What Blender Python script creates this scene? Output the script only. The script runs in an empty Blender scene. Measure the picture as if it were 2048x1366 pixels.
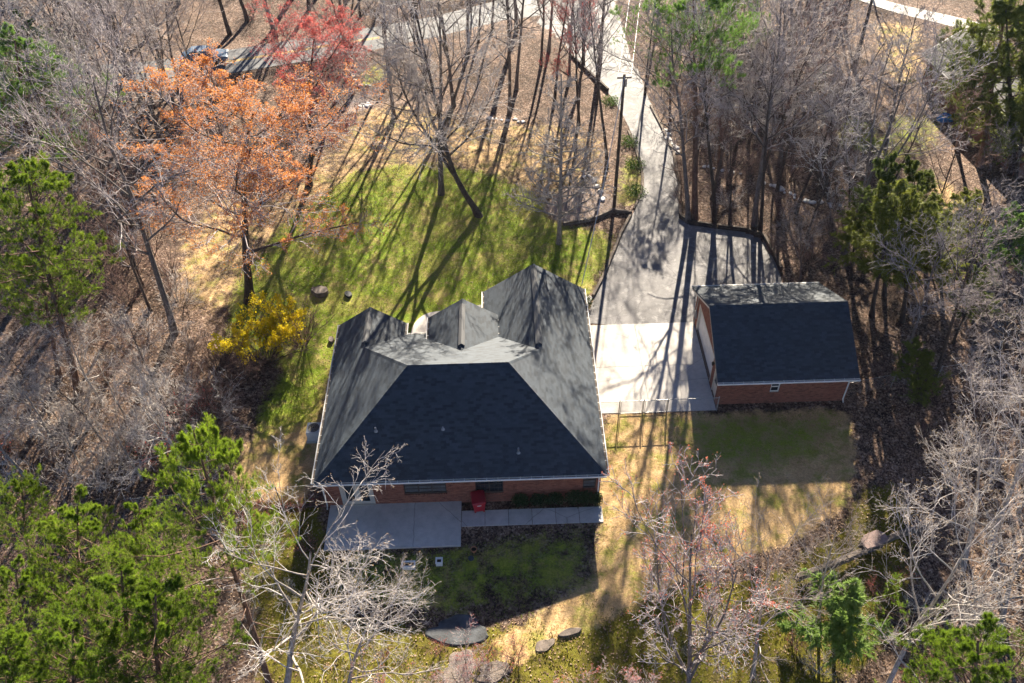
import bpy, math, random
import numpy as np
from mathutils import Matrix, Vector
RNG = np.random.default_rng(11)
random.seed(5)
SC = bpy.context.scene
COL = SC.collection
rad = math.radians

# ------------------------------------------------------------------ camera
CF, CPIT, CROLL, CYAW, CH = 1727.7575, 0.7782, -0.0261, 0.007, 40.3593
_fw = np.array([math.sin(CYAW)*math.cos(CPIT), math.cos(CYAW)*math.cos(CPIT), -math.sin(CPIT)])
_r = np.array([math.cos(CYAW), -math.sin(CYAW), 0.0]); _u = np.cross(_r, _fw)
CR = _r*math.cos(CROLL)+_u*math.sin(CROLL); CU = -_r*math.sin(CROLL)+_u*math.cos(CROLL)
CP = np.array([0, 0, CH])
cd = bpy.data.cameras.new('camera'); cam = bpy.data.objects.new('camera', cd); COL.objects.link(cam)
cd.sensor_width = 36; cd.lens = CF/2048*36; cd.clip_end = 3000
M = Matrix.Identity(4)
for i in range(3):
    M[i][0], M[i][1], M[i][2], M[i][3] = CR[i], CU[i], -_fw[i], CP[i]
cam.matrix_world = M
SC.camera = cam

# ------------------------------------------------------------------ light
SUN_EL, SUN_AZ = rad(25.0), rad(10.5)          # azimuth from +Y towards +X
w = bpy.data.worlds.new('World'); SC.world = w; w.use_nodes = True
wn = w.node_tree
sky = wn.nodes.new('ShaderNodeTexSky'); sky.sky_type = 'NISHITA'; sky.sun_disc = False
sky.sun_elevation = SUN_EL; sky.sun_rotation = SUN_AZ; sky.altitude = 3000; sky.air_density = 0.65; sky.dust_density = 0.0; sky.ozone_density = 4.5
bg = wn.nodes['Background']; bg.inputs[1].default_value = 0.05
wn.links.new(sky.outputs[0], bg.inputs[0])
sd = bpy.data.lights.new('sun', 'SUN'); sd.energy = 5.0; sd.angle = rad(0.5); sd.color = (1.0, 0.89, 0.72)
so = bpy.data.objects.new('sun', sd); COL.objects.link(so)
sdir = Vector((math.sin(SUN_AZ)*math.cos(SUN_EL), math.cos(SUN_AZ)*math.cos(SUN_EL), math.sin(SUN_EL)))
so.rotation_euler = sdir.to_track_quat('Z', 'Y').to_euler(); so.location = (30, 120, 70)
vs = SC.view_settings; vs.view_transform = 'Standard'; vs.look = 'None'; vs.gamma = 1; vs.exposure = 2.2
SC.cycles.max_bounces = 4; SC.cycles.diffuse_bounces = 2; SC.cycles.glossy_bounces = 1; SC.cycles.transmission_bounces = 2; SC.cycles.transparent_max_bounces = 4; SC.cycles.use_adaptive_sampling = True; SC.cycles.adaptive_threshold = 0.015; SC.cycles.use_denoising = True; SC.cycles.denoiser = 'OPENIMAGEDENOISE'; SC.cycles.denoising_input_passes = 'RGB_ALBEDO_NORMAL'; SC.cycles.denoising_prefilter = 'ACCURATE'; SC.cycles.caustics_reflective = False; SC.cycles.caustics_refractive = False

# ------------------------------------------------------------------ pixel -> place
def ray(px, py): return _fw + CR*(px-1024)/CF - CU*(py-683)/CF
def gp(px, py, z=0.0):
    d = ray(px, py); return CP + d*((z-CH)/d[2])
def gpy(px, py, Y):
    d = ray(px, py); return CP + d*(Y/d[1])
def gpx(px, py, X):
    d = ray(px, py); return CP + d*(X/d[0])
def pj(P):
    d = np.asarray(P, float)-CP; z = d@_fw
    return 1024+CF*(d@CR)/z, 683-CF*(d@CU)/z
def G2(pts): return np.array([gp(*p)[:2] for p in pts])

# ------------------------------------------------------------------ node helpers
def mat(name):
    m = bpy.data.materials.new(name); m.use_nodes = True; nt = m.node_tree; nt.nodes.clear()
    return m, nt
def N(nt, typ, ins=None, **props):
    n = nt.nodes.new('ShaderNode'+typ)
    for k, v in props.items(): setattr(n, k, v)
    for k, v in (ins or {}).items():
        s = n.inputs[k]
        if hasattr(v, 'links') or isinstance(v, bpy.types.NodeSocket): nt.links.new(v, s)
        else:
            if isinstance(v, tuple) and len(v) == 3 and s.type == 'RGBA': v = v+(1,)
            s.default_value = v
    return n
def noise(nt, co, scale, detail=4, rough=0.6): return N(nt, 'TexNoise', {'Vector': co, 'Scale': scale, 'Detail': detail, 'Roughness': rough}).outputs[0]
def ramp(nt, fac, stops):
    n = N(nt, 'ValToRGB', {'Fac': fac}); cr = n.color_ramp
    while len(cr.elements) < len(stops): cr.elements.new(0.5)
    for e, (p, c) in zip(cr.elements, stops):
        e.position = p; e.color = (c if isinstance(c, tuple) else (c, c, c))+(1,)
    return n.outputs[0]
def mix(nt, fac, a, b, mode='MIX'):
    n = N(nt, 'Mix', data_type='RGBA', blend_type=mode)
    for k, v in ((0, fac), (6, a), (7, b)):
        if isinstance(v, bpy.types.NodeSocket): nt.links.new(v, n.inputs[k])
        else: n.inputs[k].default_value = (v+(1,)) if isinstance(v, tuple) else v
    return n.outputs[2]
def mth(nt, op, a, b=0.0, c=0.0, clamp=False):
    n = N(nt, 'Math', operation=op, use_clamp=clamp)
    for k, v in enumerate((a, b, c)):
        if isinstance(v, bpy.types.NodeSocket): nt.links.new(v, n.inputs[k])
        else: n.inputs[k].default_value = v
    return n.outputs[0]
def bump(nt, h, s=0.5, d=0.02): return N(nt, 'Bump', {'Height': h, 'Strength': s, 'Distance': d}).outputs[0]
def out(nt, col, rough=0.8, nrm=None, spec=0.3, metal=0.0, transl=0.0):
    p = N(nt, 'BsdfPrincipled', {'Base Color': col, 'Roughness': rough, 'Specular IOR Level': spec, 'Metallic': metal})
    if nrm is not None: nt.links.new(nrm, p.inputs['Normal'])
    o = N(nt, 'OutputMaterial'); s = p.outputs[0]
    if transl:
        t = N(nt, 'BsdfTranslucent', {'Color': col}); mx = N(nt, 'MixShader', {0: transl, 1: s, 2: t.outputs[0]}); s = mx.outputs[0]
    nt.links.new(s, o.inputs[0]); return p
def obco(nt): return N(nt, 'TexCoord').outputs['Object']
def geo(nt): return N(nt, 'NewGeometry').outputs['Position']

def m_simple(name, c, rough=0.6, var=0.25, scale=6.0, spec=0.3, bmp=0.0, metal=0.0, transl=0.0, objvar=0.0):
    m, nt = mat(name); co = geo(nt)
    f = noise(nt, co, scale, 5)
    lo = tuple(x*(1-var) for x in c); hi = tuple(min(1, x*(1+var)) for x in c)
    col = ramp(nt, f, [(0.3, lo), (0.7, hi)])
    if objvar:
        r = N(nt, 'ObjectInfo').outputs['Random']
        col = mix(nt, 1.0, col, ramp(nt, r, [(0, 1-objvar), (1, 1.0)]), 'MULTIPLY')
    nr = bump(nt, noise(nt, co, scale*6, 4), bmp, 0.02) if bmp else None
    out(nt, col, rough, nr, spec, metal, transl); return m

def m_bark(name, a, b, moss=0.0):
    m, nt = mat(name); co = obco(nt)
    r = N(nt, 'ObjectInfo').outputs['Random']
    f = noise(nt, co, 3.0, 6, 0.7)
    col = ramp(nt, f, [(0.3, a), (0.7, b)])
    st = N(nt, 'TexNoise', {'Vector': N(nt, 'Mapping', {'Vector': co, 'Scale': (9, 9, 1.2)}).outputs[0], 'Scale': 2.5, 'Detail': 4}).outputs[0]
    col = mix(nt, 1.0, col, ramp(nt, st, [(0.35, 0.6), (0.6, 1.15)]), 'MULTIPLY')
    col = mix(nt, 1.0, col, ramp(nt, r, [(0, (0.75, 0.72, 0.7)), (1, (1.1, 1.1, 1.12))]), 'MULTIPLY')
    out(nt, col, 0.85, bump(nt, st, 0.5, 0.03), 0.2); return m

def m_leaf(name, cols, transl=0.4, rough=0.6):
    m, nt = mat(name); co = obco(nt)
    f = noise(nt, co, 1.1, 3); f2 = noise(nt, co, 9.0, 2)
    ff = mth(nt, 'MULTIPLY_ADD', f2, 0.6, mth(nt, 'MULTIPLY', f, 0.55))
    n = len(cols); col = ramp(nt, ff, [(0.3+0.5*i/(max(1, n-1)), c) for i, c in enumerate(cols)])
    r = N(nt, 'ObjectInfo').outputs['Random']
    col = mix(nt, 1.0, col, ramp(nt, r, [(0, (0.8, 0.85, 0.85)), (1, (1.1, 1.05, 1.0))]), 'MULTIPLY')
    out(nt, col, rough, None, 0.25, 0, transl); return m

# ------------------------------------------------------------------ materials
BARK = m_bark('bark_grey', (0.10, 0.085, 0.075), (0.22, 0.19, 0.17))
BARKD = m_bark('bark_dark', (0.055, 0.042, 0.036), (0.12, 0.095, 0.08))
BARKP = m_bark('bark_pale', (0.28, 0.25, 0.22), (0.48, 0.44, 0.39))
TWIG = m_bark('twig_grey', (0.30, 0.265, 0.255), (0.52, 0.46, 0.44))
TWIGP = m_bark('twig_pale', (0.42, 0.385, 0.355), (0.66, 0.61, 0.57))
TWIGR = m_bark('twig_russet', (0.17, 0.10, 0.08), (0.30, 0.19, 0.16))
PINEBARK = m_bark('bark_pine', (0.10, 0.06, 0.045), (0.24, 0.15, 0.11))
NEEDLE = m_leaf('pine_needles', [(0.06, 0.115, 0.01), (0.15, 0.235, 0.018), (0.30, 0.39, 0.04)], 0.5)
CEDAR2 = m_leaf('olive_foliage', [(0.09, 0.11, 0.02), (0.18, 0.21, 0.03), (0.32, 0.34, 0.06)], 0.5)
LIMEN = m_leaf('soft_needles', [(0.16, 0.26, 0.05), (0.26, 0.38, 0.08), (0.36, 0.48, 0.14)], 0.6)
NEEDLE2 = m_leaf('pine_needles_light', [(0.07, 0.15, 0.025), (0.14, 0.26, 0.045), (0.22, 0.36, 0.08)], 0.5)
CEDAR = m_leaf('cedar_foliage', [(0.06, 0.085, 0.02), (0.12, 0.155, 0.03), (0.20, 0.23, 0.05)], 0.5)
BUDO = m_leaf('orange_buds', [(0.44, 0.135, 0.03), (0.64, 0.245, 0.055), (0.76, 0.38, 0.12)], 0.45)
BUDR = m_leaf('red_buds', [(0.55, 0.07, 0.06), (0.72, 0.13, 0.11), (0.80, 0.25, 0.20)], 0.45)
BUDT = m_leaf('tan_buds', [(0.30, 0.20, 0.10), (0.45, 0.32, 0.17)], 0.4)
BUDRUST = m_leaf('rust_buds', [(0.40, 0.08, 0.05), (0.56, 0.14, 0.08), (0.62, 0.24, 0.15)], 0.45)
YEL = m_leaf('yellow_blossom', [(0.60, 0.44, 0.01), (0.82, 0.64, 0.015), (0.88, 0.74, 0.04)], 0.4)
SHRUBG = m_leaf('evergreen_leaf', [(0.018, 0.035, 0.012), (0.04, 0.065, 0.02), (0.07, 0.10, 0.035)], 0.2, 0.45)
IVY = m_leaf('ivy_leaf', [(0.05, 0.10, 0.01), (0.10, 0.19, 0.015)], 0.3, 0.5)
GRASSM = m_leaf('grass_blade', [(0.12, 0.20, 0.015), (0.24, 0.33, 0.03), (0.46, 0.42, 0.09)], 0.55)
DRYM = m_leaf('dry_grass_blade', [(0.44, 0.30, 0.14), (0.62, 0.43, 0.22), (0.36, 0.31, 0.09)], 0.4)
MOSSM = m_leaf('moss_tuft', [(0.10, 0.10, 0.012), (0.19, 0.18, 0.02), (0.24, 0.26, 0.02)], 0.3)
WHITE = m_simple('white_paint', (0.74, 0.72, 0.67), 0.45, 0.1, 3)
CREAM = m_simple('cream_paint', (0.62, 0.56, 0.45), 0.5, 0.1, 3)
TANF = m_simple('door_frame_tan', (0.50, 0.44, 0.36), 0.5, 0.1, 3)
DARKFR = m_simple('window_frame_dark', (0.045, 0.035, 0.03), 0.45, 0.15, 3)
BLIND = m_simple('pane_blind', (0.12, 0.125, 0.13), 0.12, 0.25, 2.5, 0.6)
GLASS = m_simple('pane_dark', (0.025, 0.03, 0.035), 0.08, 0.3, 2, 0.6)
STEEL = m_simple('galvanised_steel', (0.36, 0.35, 0.33), 0.5, 0.2, 8, 0.5, metal=0.5)
TIMBER = m_simple('weathered_timber', (0.21, 0.17, 0.135), 0.85, 0.4, 5, 0.2, 0.5, objvar=0.4)
TIMBERD = m_simple('dark_timber', (0.085, 0.065, 0.052), 0.85, 0.4, 5, 0.2, 0.5, objvar=0.3)
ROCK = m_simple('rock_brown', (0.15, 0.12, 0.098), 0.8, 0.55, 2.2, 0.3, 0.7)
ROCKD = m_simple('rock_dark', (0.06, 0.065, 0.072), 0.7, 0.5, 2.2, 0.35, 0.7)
STONEW = m_simple('pale_stone', (0.62, 0.60, 0.58), 0.7, 0.25, 4, 0.3, 0.4, objvar=0.3)
SLABTOP = m_simple('flagstone_plum', (0.24, 0.17, 0.15), 0.8, 0.3, 3, 0.25, 0.5)
REDPL = m_simple('red_plastic', (0.42, 0.012, 0.02), 0.4, 0.1, 3, 0.5)
REDLID = m_simple('red_lid', (0.28, 0.01, 0.022), 0.4, 0.1, 3, 0.5)
BLACKP = m_simple('black_rubber', (0.02, 0.02, 0.02), 0.6, 0.2, 5)
TERRA = m_simple('terracotta', (0.42, 0.19, 0.10), 0.8, 0.2, 6)
SOIL = m_simple('potting_soil', (0.035, 0.026, 0.02), 0.95, 0.4, 15, 0.1, 0.6)
ACM = m_simple('ac_casing', (0.52, 0.55, 0.56), 0.5, 0.1, 3)
CARP = m_simple('car_paint_blue_grey', (0.16, 0.20, 0.25), 0.25, 0.05, 2, 0.6)
BLUET = m_simple('blue_tarp', (0.03, 0.20, 0.55), 0.5, 0.3, 3)
LEAD = m_simple('vent_metal', (0.30, 0.31, 0.32), 0.4, 0.1, 4, 0.5, metal=0.6)
WIREM = m_simple('wire_grey', (0.55, 0.53, 0.50), 0.5, 0.1, 3)
YLINE = m_simple('yellow_road_paint', (0.55, 0.33, 0.05), 0.7, 0.3, 2)

def m_shingle(name, base):
    m, nt = mat(name); co = geo(nt)
    a = N(nt, 'Attribute', attribute_name='tone').outputs['Fac']
    r = N(nt, 'ObjectInfo').outputs['Random']
    t = mth(nt, 'FRACT', mth(nt, 'ADD', a, r))
    col = ramp(nt, t, [(0.0, tuple(x*0.72 for x in base)), (0.5, base), (1.0, tuple(x*1.35 for x in base))])
    g = noise(nt, co, 160, 2, 0.9)
    col = mix(nt, 1.0, col, ramp(nt, g, [(0.3, 0.6), (0.7, 1.45)]), 'MULTIPLY')
    st = noise(nt, co, 0.55, 4)
    col = mix(nt, 1.0, col, ramp(nt, st, [(0.35, 0.94), (0.7, 1.05)]), 'MULTIPLY')
    out(nt, col, 0.72, bump(nt, g, 0.5, 0.006), 0.35); return m
SHINGLE = m_shingle('shingle_charcoal', (0.036, 0.046, 0.058))
SHINGLE2 = m_shingle('shingle_neighbour', (0.10, 0.095, 0.10))

def m_brick(name, base):
    m, nt = mat(name); co = geo(nt)
    a = N(nt, 'Attribute', attribute_name='tone').outputs['Fac']
    col = ramp(nt, a, [(0.0, tuple(x*0.55 for x in base)), (0.45, base), (0.8, (base[0]*1.15, base[1]*1.2, base[2]*1.15)), (1.0, (base[0]*1.25, base[1]*1.5, base[2]*1.5))])
    col = mix(nt, 1.0, col, ramp(nt, noise(nt, co, 40, 3), [(0.3, 0.75), (0.7, 1.2)]), 'MULTIPLY')
    out(nt, col, 0.85, bump(nt, noise(nt, co, 60, 3), 0.4, 0.006), 0.2); return m
BRICK = m_brick('brick_red', (0.25, 0.098, 0.066))
MORTAR = m_simple('mortar', (0.21, 0.15, 0.115), 0.9, 0.2, 12)
def m_brickflat():
    m, nt = mat('brick_red_far'); sx = N(nt, 'SeparateXYZ', {0: geo(nt)}); co = N(nt, 'CombineXYZ', {0: mth(nt, 'ADD', sx.outputs[0], sx.outputs[1]), 1: sx.outputs[2]}).outputs[0]
    b = N(nt, 'TexBrick', {'Vector': co, 'Color1': (0.27, 0.105, 0.06, 1), 'Color2': (0.18, 0.07, 0.045, 1), 'Mortar': (0.21, 0.15, 0.115, 1), 'Scale': 1.0, 'Mortar Size': 0.006, 'Brick Width': 0.205, 'Row Height': 0.067})
    out(nt, b.outputs[0], 0.85, bump(nt, b.outputs[1], 0.4, -0.006), 0.2); return m
BRICKF = m_brickflat()

def m_asphalt(name, lo, hi, patch):
    m, nt = mat(name); co = geo(nt)
    n1 = noise(nt, co, 0.35, 5, 0.65); n2 = noise(nt, co, 1.6, 5, 0.7); n3 = noise(nt, co, 60, 3, 0.8)
    col = ramp(nt, n1, [(0.35, lo), (0.65, hi)])
    col = mix(nt, ramp(nt, n2, [(0.52, 0.0), (0.68, 0.8)]), col, patch)
    col = mix(nt, 1.0, col, ramp(nt, n3, [(0.3, 0.65), (0.7, 1.3)]), 'MULTIPLY')
    v = N(nt, 'TexVoronoi', {'Vector': mix(nt, 0.12, co, N(nt, 'TexNoise', {'Vector': co, 'Scale': 1.5}).outputs[1]), 'Scale': 0.32}, feature='DISTANCE_TO_EDGE').outputs[0]
    crack = ramp(nt, v, [(0.0, 1.0), (0.006, 0.0)])
    col = mix(nt, mth(nt, 'MULTIPLY', crack, 0.6), col, (0.03, 0.028, 0.026))
    rg = ramp(nt, n2, [(0.3, 0.62), (0.7, 0.85)])
    p = out(nt, col, 0.7, bump(nt, n3, 0.35, 0.01), 0.22); nt.links.new(rg, p.inputs['Roughness']); return m
ASPH = m_asphalt('asphalt_drive', (0.11, 0.105, 0.105), (0.21, 0.20, 0.20), (0.40, 0.385, 0.37))
ROADM = m_asphalt('asphalt_road', (0.09, 0.09, 0.095), (0.14, 0.14, 0.145), (0.19, 0.19, 0.19))
def m_conc(name, base, stain):
    m, nt = mat(name); co = geo(nt)
    n1 = noise(nt, co, 0.5, 5, 0.65); n2 = noise(nt, co, 2.5, 6, 0.7); n3 = noise(nt, co, 70, 3, 0.8)
    col = mix(nt, ramp(nt, n1, [(0.4, 0.0), (0.75, 0.6)]), base, stain)
    col = mix(nt, 1.0, col, ramp(nt, n2, [(0.3, 0.82), (0.65, 1.05)]), 'MULTIPLY')
    col = mix(nt, 1.0, col, ramp(nt, n3, [(0.3, 0.85), (0.7, 1.1)]), 'MULTIPLY')
    v = N(nt, 'TexVoronoi', {'Vector': mix(nt, 0.15, co, N(nt, 'TexNoise', {'Vector': co, 'Scale': 1.2}).outputs[1]), 'Scale': 0.22}, feature='DISTANCE_TO_EDGE').outputs[0]
    col = mix(nt, mth(nt, 'MULTIPLY', ramp(nt, v, [(0.0, 1.0), (0.004, 0.0)]), 0.55), col, (0.10, 0.09, 0.08))
    col = mix(nt, ramp(nt, noise(nt, co, 1.1, 3, 0.5), [(0.66, 0.0), (0.74, 0.45)]), col, (0.22, 0.20, 0.18))
    r = N(nt, 'ObjectInfo').outputs['Random']
    col = mix(nt, 1.0, col, ramp(nt, r, [(0, 0.9), (1, 1.03)]), 'MULTIPLY')
    out(nt, col, 0.75, bump(nt, n3, 0.3, 0.006), 0.3); return m
CONC = m_conc('concrete_pale', (0.56, 0.52, 0.475), (0.38, 0.355, 0.325))
CONCO = m_conc('concrete_weathered', (0.56, 0.54, 0.51), (0.36, 0.35, 0.335))

def m_ground():
    m, nt = mat('ground_cover'); co = geo(nt)
    at = N(nt, 'Attribute', attribute_name='cover')
    sp = N(nt, 'SeparateColor', {0: at.outputs['Color']}); A = at.outputs['Alpha']
    big = noise(nt, co, 0.25, 5, 0.6); med = noise(nt, co, 1.3, 5, 0.7); fine = noise(nt, co, 9, 4, 0.8); vf = noise(nt, co, 38, 3, 0.8)
    # leaf litter
    wv = mix(nt, 0.06, co, N(nt, 'TexNoise', {'Vector': co, 'Scale': 5.0}).outputs[1])
    v = N(nt, 'TexVoronoi', {'Vector': wv, 'Scale': 8.5}); v2 = N(nt, 'TexVoronoi', {'Vector': wv, 'Scale': 15.0})
    s1 = N(nt, 'SeparateColor', {0: v.outputs['Color']}).outputs[0]; s2 = N(nt, 'SeparateColor', {0: v2.outputs['Color']}).outputs[1]
    L = ramp(nt, s1, [(0.0, (0.04, 0.023, 0.016)), (0.4, (0.13, 0.077, 0.053)), (0.7, (0.25, 0.16, 0.115)), (0.92, (0.42, 0.30, 0.225)), (1.0, (0.60, 0.46, 0.37))])
    L2 = ramp(nt, s2, [(0.0, (0.025, 0.016, 0.012)), (0.55, (0.13, 0.083, 0.06)), (0.85, (0.30, 0.21, 0.16)), (1.0, (0.52, 0.40, 0.33))])
    L = mix(nt, 0.45, L, L2)
    L = mix(nt, 1.0, L, ramp(nt, med, [(0.3, 0.45), (0.7, 1.25)]), 'MULTIPLY')
    L = mix(nt, 1.0, L, ramp(nt, big, [(0.35, 0.6), (0.65, 1.2)]), 'MULTIPLY')
    # green lawn
    g = ramp(nt, med, [(0.25, (0.085, 0.14, 0.012)), (0.5, (0.19, 0.27, 0.018)), (0.75, (0.38, 0.40, 0.06))])
    g = mix(nt, ramp(nt, big, [(0.45, 0.0), (0.7, 0.7)]), g, (0.38, 0.31, 0.09))
    g = mix(nt, ramp(nt, noise(nt, co, 0.75, 5, 0.75), [(0.50, 0.0), (0.62, 0.8)]), g, (0.40, 0.30, 0.12))
    g = mix(nt, 1.0, g, ramp(nt, fine, [(0.3, 0.6), (0.7, 1.3)]), 'MULTIPLY')
    # dormant lawn
    d = ramp(nt, med, [(0.25, (0.36, 0.235, 0.10)), (0.55, (0.60, 0.40, 0.20)), (0.8, (0.70, 0.50, 0.29))])
    d = mix(nt, ramp(nt, noise(nt, co, 0.7, 5, 0.7), [(0.48, 0.0), (0.62, 0.75)]), d, (0.22, 0.25, 0.03))
    d = mix(nt, 1.0, d, ramp(nt, fine, [(0.3, 0.65), (0.7, 1.25)]), 'MULTIPLY')
    # moss and dirt
    mo = ramp(nt, med, [(0.3, (0.07, 0.055, 0.02)), (0.5, (0.15, 0.13, 0.018)), (0.7, (0.21, 0.20, 0.025))])
    mo = mix(nt, 1.0, mo, ramp(nt, fine, [(0.3, 0.5), (0.7, 1.35)]), 'MULTIPLY')
    gr = ramp(nt, fine, [(0.3, (0.15, 0.115, 0.10)), (0.7, (0.33, 0.265, 0.24))])
    def edge(x, amt=0.9):
        e = mth(nt, 'ADD', x, mth(nt, 'MULTIPLY', mth(nt, 'SUBTRACT', mth(nt, 'MULTIPLY_ADD', med, 0.5, mth(nt, 'MULTIPLY_ADD', fine, 0.25, mth(nt, 'MULTIPLY', big, 0.4))), 0.575), amt*1.5))
        return ramp(nt, e, [(0.40, 0.0), (0.60, 1.0)])
    col = mix(nt, edge(sp.outputs[2], 1.4), L, mo)
    col = mix(nt, edge(sp.outputs[1], 1.1), col, d)
    col = mix(nt, edge(sp.outputs[0], 1.1), col, g)
    col = mix(nt, edge(A, 0.6), col, gr)
    # fallen leaf specks on the lawns
    v3 = N(nt, 'TexVoronoi', {'Vector': wv, 'Scale': 5.0}); s3 = N(nt, 'SeparateColor', {0: v3.outputs['Color']}).outputs[0]
    dot = mth(nt, 'MULTIPLY', ramp(nt, v3.outputs['Distance'], [(0.16, 1.0), (0.24, 0.0)]), ramp(nt, s3, [(0.72, 0.0), (0.76, 1.0)]))
    col = mix(nt, mth(nt, 'MULTIPLY', dot, 0.7), col, (0.30, 0.20, 0.12))
    col = mix(nt, 1.0, col, ramp(nt, vf, [(0.3, 0.75), (0.7, 1.2)]), 'MULTIPLY')
    h = mth(nt, 'ADD', mth(nt, 'MULTIPLY', fine, 0.6), mth(nt, 'ADD', mth(nt, 'MULTIPLY', s1, 0.35), mth(nt, 'MULTIPLY', vf, 0.3)))
    out(nt, col, 0.9, bump(nt, h, 0.9, 0.09), 0.15); return m
GROUND = m_ground()

# ------------------------------------------------------------------ mesh helpers
def mesh_np(name, V, faces, m=None, tone=None, smooth=False):
    """V (n,3); faces: list of (F,k) int arrays."""
    me = bpy.data.meshes.new(name); V = np.asarray(V, np.float32)
    me.vertices.add(len(V)); me.vertices.foreach_set('co', V.ravel())
    tot = np.concatenate([np.full(len(f), f.shape[1], np.int32) for f in faces])
    idx = np.concatenate([np.asarray(f, np.int32).ravel() for f in faces])
    me.loops.add(len(idx)); me.loops.foreach_set('vertex_index', idx)
    me.polygons.add(len(tot)); st = np.zeros(len(tot), np.int32); st[1:] = np.cumsum(tot)[:-1]
    me.polygons.foreach_set('loop_start', st); me.polygons.foreach_set('loop_total', tot)
    if smooth: me.polygons.foreach_set('use_smooth', np.ones(len(tot), bool))
    if tone is not None:
        a = me.attributes.new('tone', 'FLOAT', 'FACE'); a.data.foreach_set('value', np.asarray(tone, np.float32))
    me.update(); me.validate()
    if m: me.materials.append(m)
    return me
def link(name, me, parent=None, loc=(0, 0, 0), rot=(0, 0, 0)):
    o = bpy.data.objects.new(name, me); COL.objects.link(o); o.location = loc; o.rotation_euler = rot
    if parent: o.parent = parent
    return o
def tag(o, label=None, cat=None, group=None, kind=None):
    if label: o['label'] = label
    if cat: o['category'] = cat
    if group: o['group'] = group
    if kind: o['kind'] = kind
    return o
def empty(name, loc=(0, 0, 0), rz=0.0):
    o = bpy.data.objects.new(name, None); COL.objects.link(o); o.location = loc; o.rotation_euler = (0, 0, rz); o.empty_display_size = 0.2
    return o
class MB:
    def __init__(s): s.v = []; s.f = []; s.t = []
    def poly(s, pts, tone=0.5):
        b = len(s.v); s.v += [tuple(p) for p in pts]; s.f.append(list(range(b, b+len(pts)))); s.t.append(tone)
    def box(s, a, b, tone=0.5, M=None):
        x0, y0, z0 = a; x1, y1, z1 = b
        P = [(x0, y0, z0), (x1, y0, z0), (x1, y1, z0), (x0, y1, z0), (x0, y0, z1), (x1, y0, z1), (x1, y1, z1), (x0, y1, z1)]
        if M is not None: P = [tuple(M @ Vector(p)) for p in P]
        b0 = len(s.v); s.v += P
        for f in ((0, 3, 2, 1), (4, 5, 6, 7), (0, 1, 5, 4), (1, 2, 6, 5), (2, 3, 7, 6), (3, 0, 4, 7)):
            s.f.append([b0+i for i in f]); s.t.append(tone)
    def tube(s, pts, r, k=6, cap=True):
        pts = [Vector(p) for p in pts]; n = len(pts)
        rr = r if hasattr(r, '__len__') else [r]*n
        b0 = len(s.v); a = None
        for i, p in enumerate(pts):
            d = (pts[min(i+1, n-1)]-pts[max(i-1, 0)]).normalized()
            if a is None: a = d.orthogonal().normalized()
            else: a = (a-d*a.dot(d)).normalized()
            c = d.cross(a)
            for j in range(k):
                t = 2*math.pi*j/k; s.v.append(tuple(p+(a*math.cos(t)+c*math.sin(t))*rr[i]))
        for i in range(n-1):
            for j in range(k):
                s.f.append([b0+i*k+j, b0+i*k+(j+1) % k, b0+(i+1)*k+(j+1) % k, b0+(i+1)*k+j]); s.t.append(0.5)
        if cap:
            s.f.append([b0+j for j in range(k)][::-1]); s.f.append([b0+(n-1)*k+j for j in range(k)]); s.t += [0.5, 0.5]
    def prism(s, poly2, z0, z1):
        n = len(poly2); b = len(s.v)
        s.v += [(x, y, z0) for x, y in poly2]+[(x, y, z1) for x, y in poly2]
        s.f.append([b+n+i for i in range(n)]); s.f.append([b+i for i in range(n)][::-1]); s.t += [0.5, 0.5]
        for i in range(n): s.f.append([b+i, b+(i+1) % n, b+n+(i+1) % n, b+n+i]); s.t.append(0.5)
    def mesh(s, name, m, smooth=False):
        me = bpy.data.meshes.new(name); me.from_pydata(s.v, [], s.f)
        a = me.attributes.new('tone', 'FLOAT', 'FACE'); a.data.foreach_set('value', np.array(s.t, np.float32))
        if smooth: me.polygons.foreach_set('use_smooth', np.ones(len(s.f), bool))
        me.materials.append(m); me.update(); return me
    def build(s, name, m, parent=None, smooth=False, loc=(0, 0, 0), rot=(0, 0, 0)):
        return link(name, s.mesh(name, m, smooth), parent, loc, rot)
def bevel(o, w=0.01, seg=2):
    b = o.modifiers.new('bevel', 'BEVEL'); b.width = w; b.segments = seg; b.limit_method = 'ANGLE'; return o
def inpoly(x, y, poly):
    x = np.asarray(x); y = np.asarray(y); c = np.zeros(x.shape, bool); n = len(poly)
    for i in range(n):
        x0, y0 = poly[i]; x1, y1 = poly[(i+1) % n]
        if y0 == y1: continue
        k = ((y0 > y) != (y1 > y)) & (x < (x1-x0)*(y-y0)/(y1-y0)+x0); c ^= k
    return c

# ------------------------------------------------------------------ layout polygons (pixels of the photograph laid on the ground)
DRIVE = G2([(1172, 652), (1176, 628), (1190, 593), (1214, 544), (1246, 466), (1266, 428), (1287, 384), (1288, 345), (1276, 300), (1252, 240), (1216, 182), (1146, 112), (1110, 70), (1060, 40), (1180, -40), (1232, 0), (1248, 60), (1272, 130), (1304, 212), (1350, 308), (1362, 430), (1378, 449), (1434, 457), (1492, 464), (1527, 476), (1558, 540), (1572, 600), (1480, 650), (1386, 646)])
ROAD = G2([(-200, 190), (240, 170), (318, 168), (392, 158), (560, 130), (694, 110), (760, 97), (880, 72), (1000, 42), (1130, 24), (1330, -20), (1500, -60), (1300, -75), (1150, -40), (980, 5), (860, 35), (710, 60), (560, 84), (375, 113), (256, 128), (-200, 150)])
NDRIVE = G2([(1640, -30), (1717, 0), (1787, 25), (1860, 42), (1932, 60), (2010, 90), (2025, 62), (1922, 36), (1757, 0), (1690, -30)])
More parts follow.
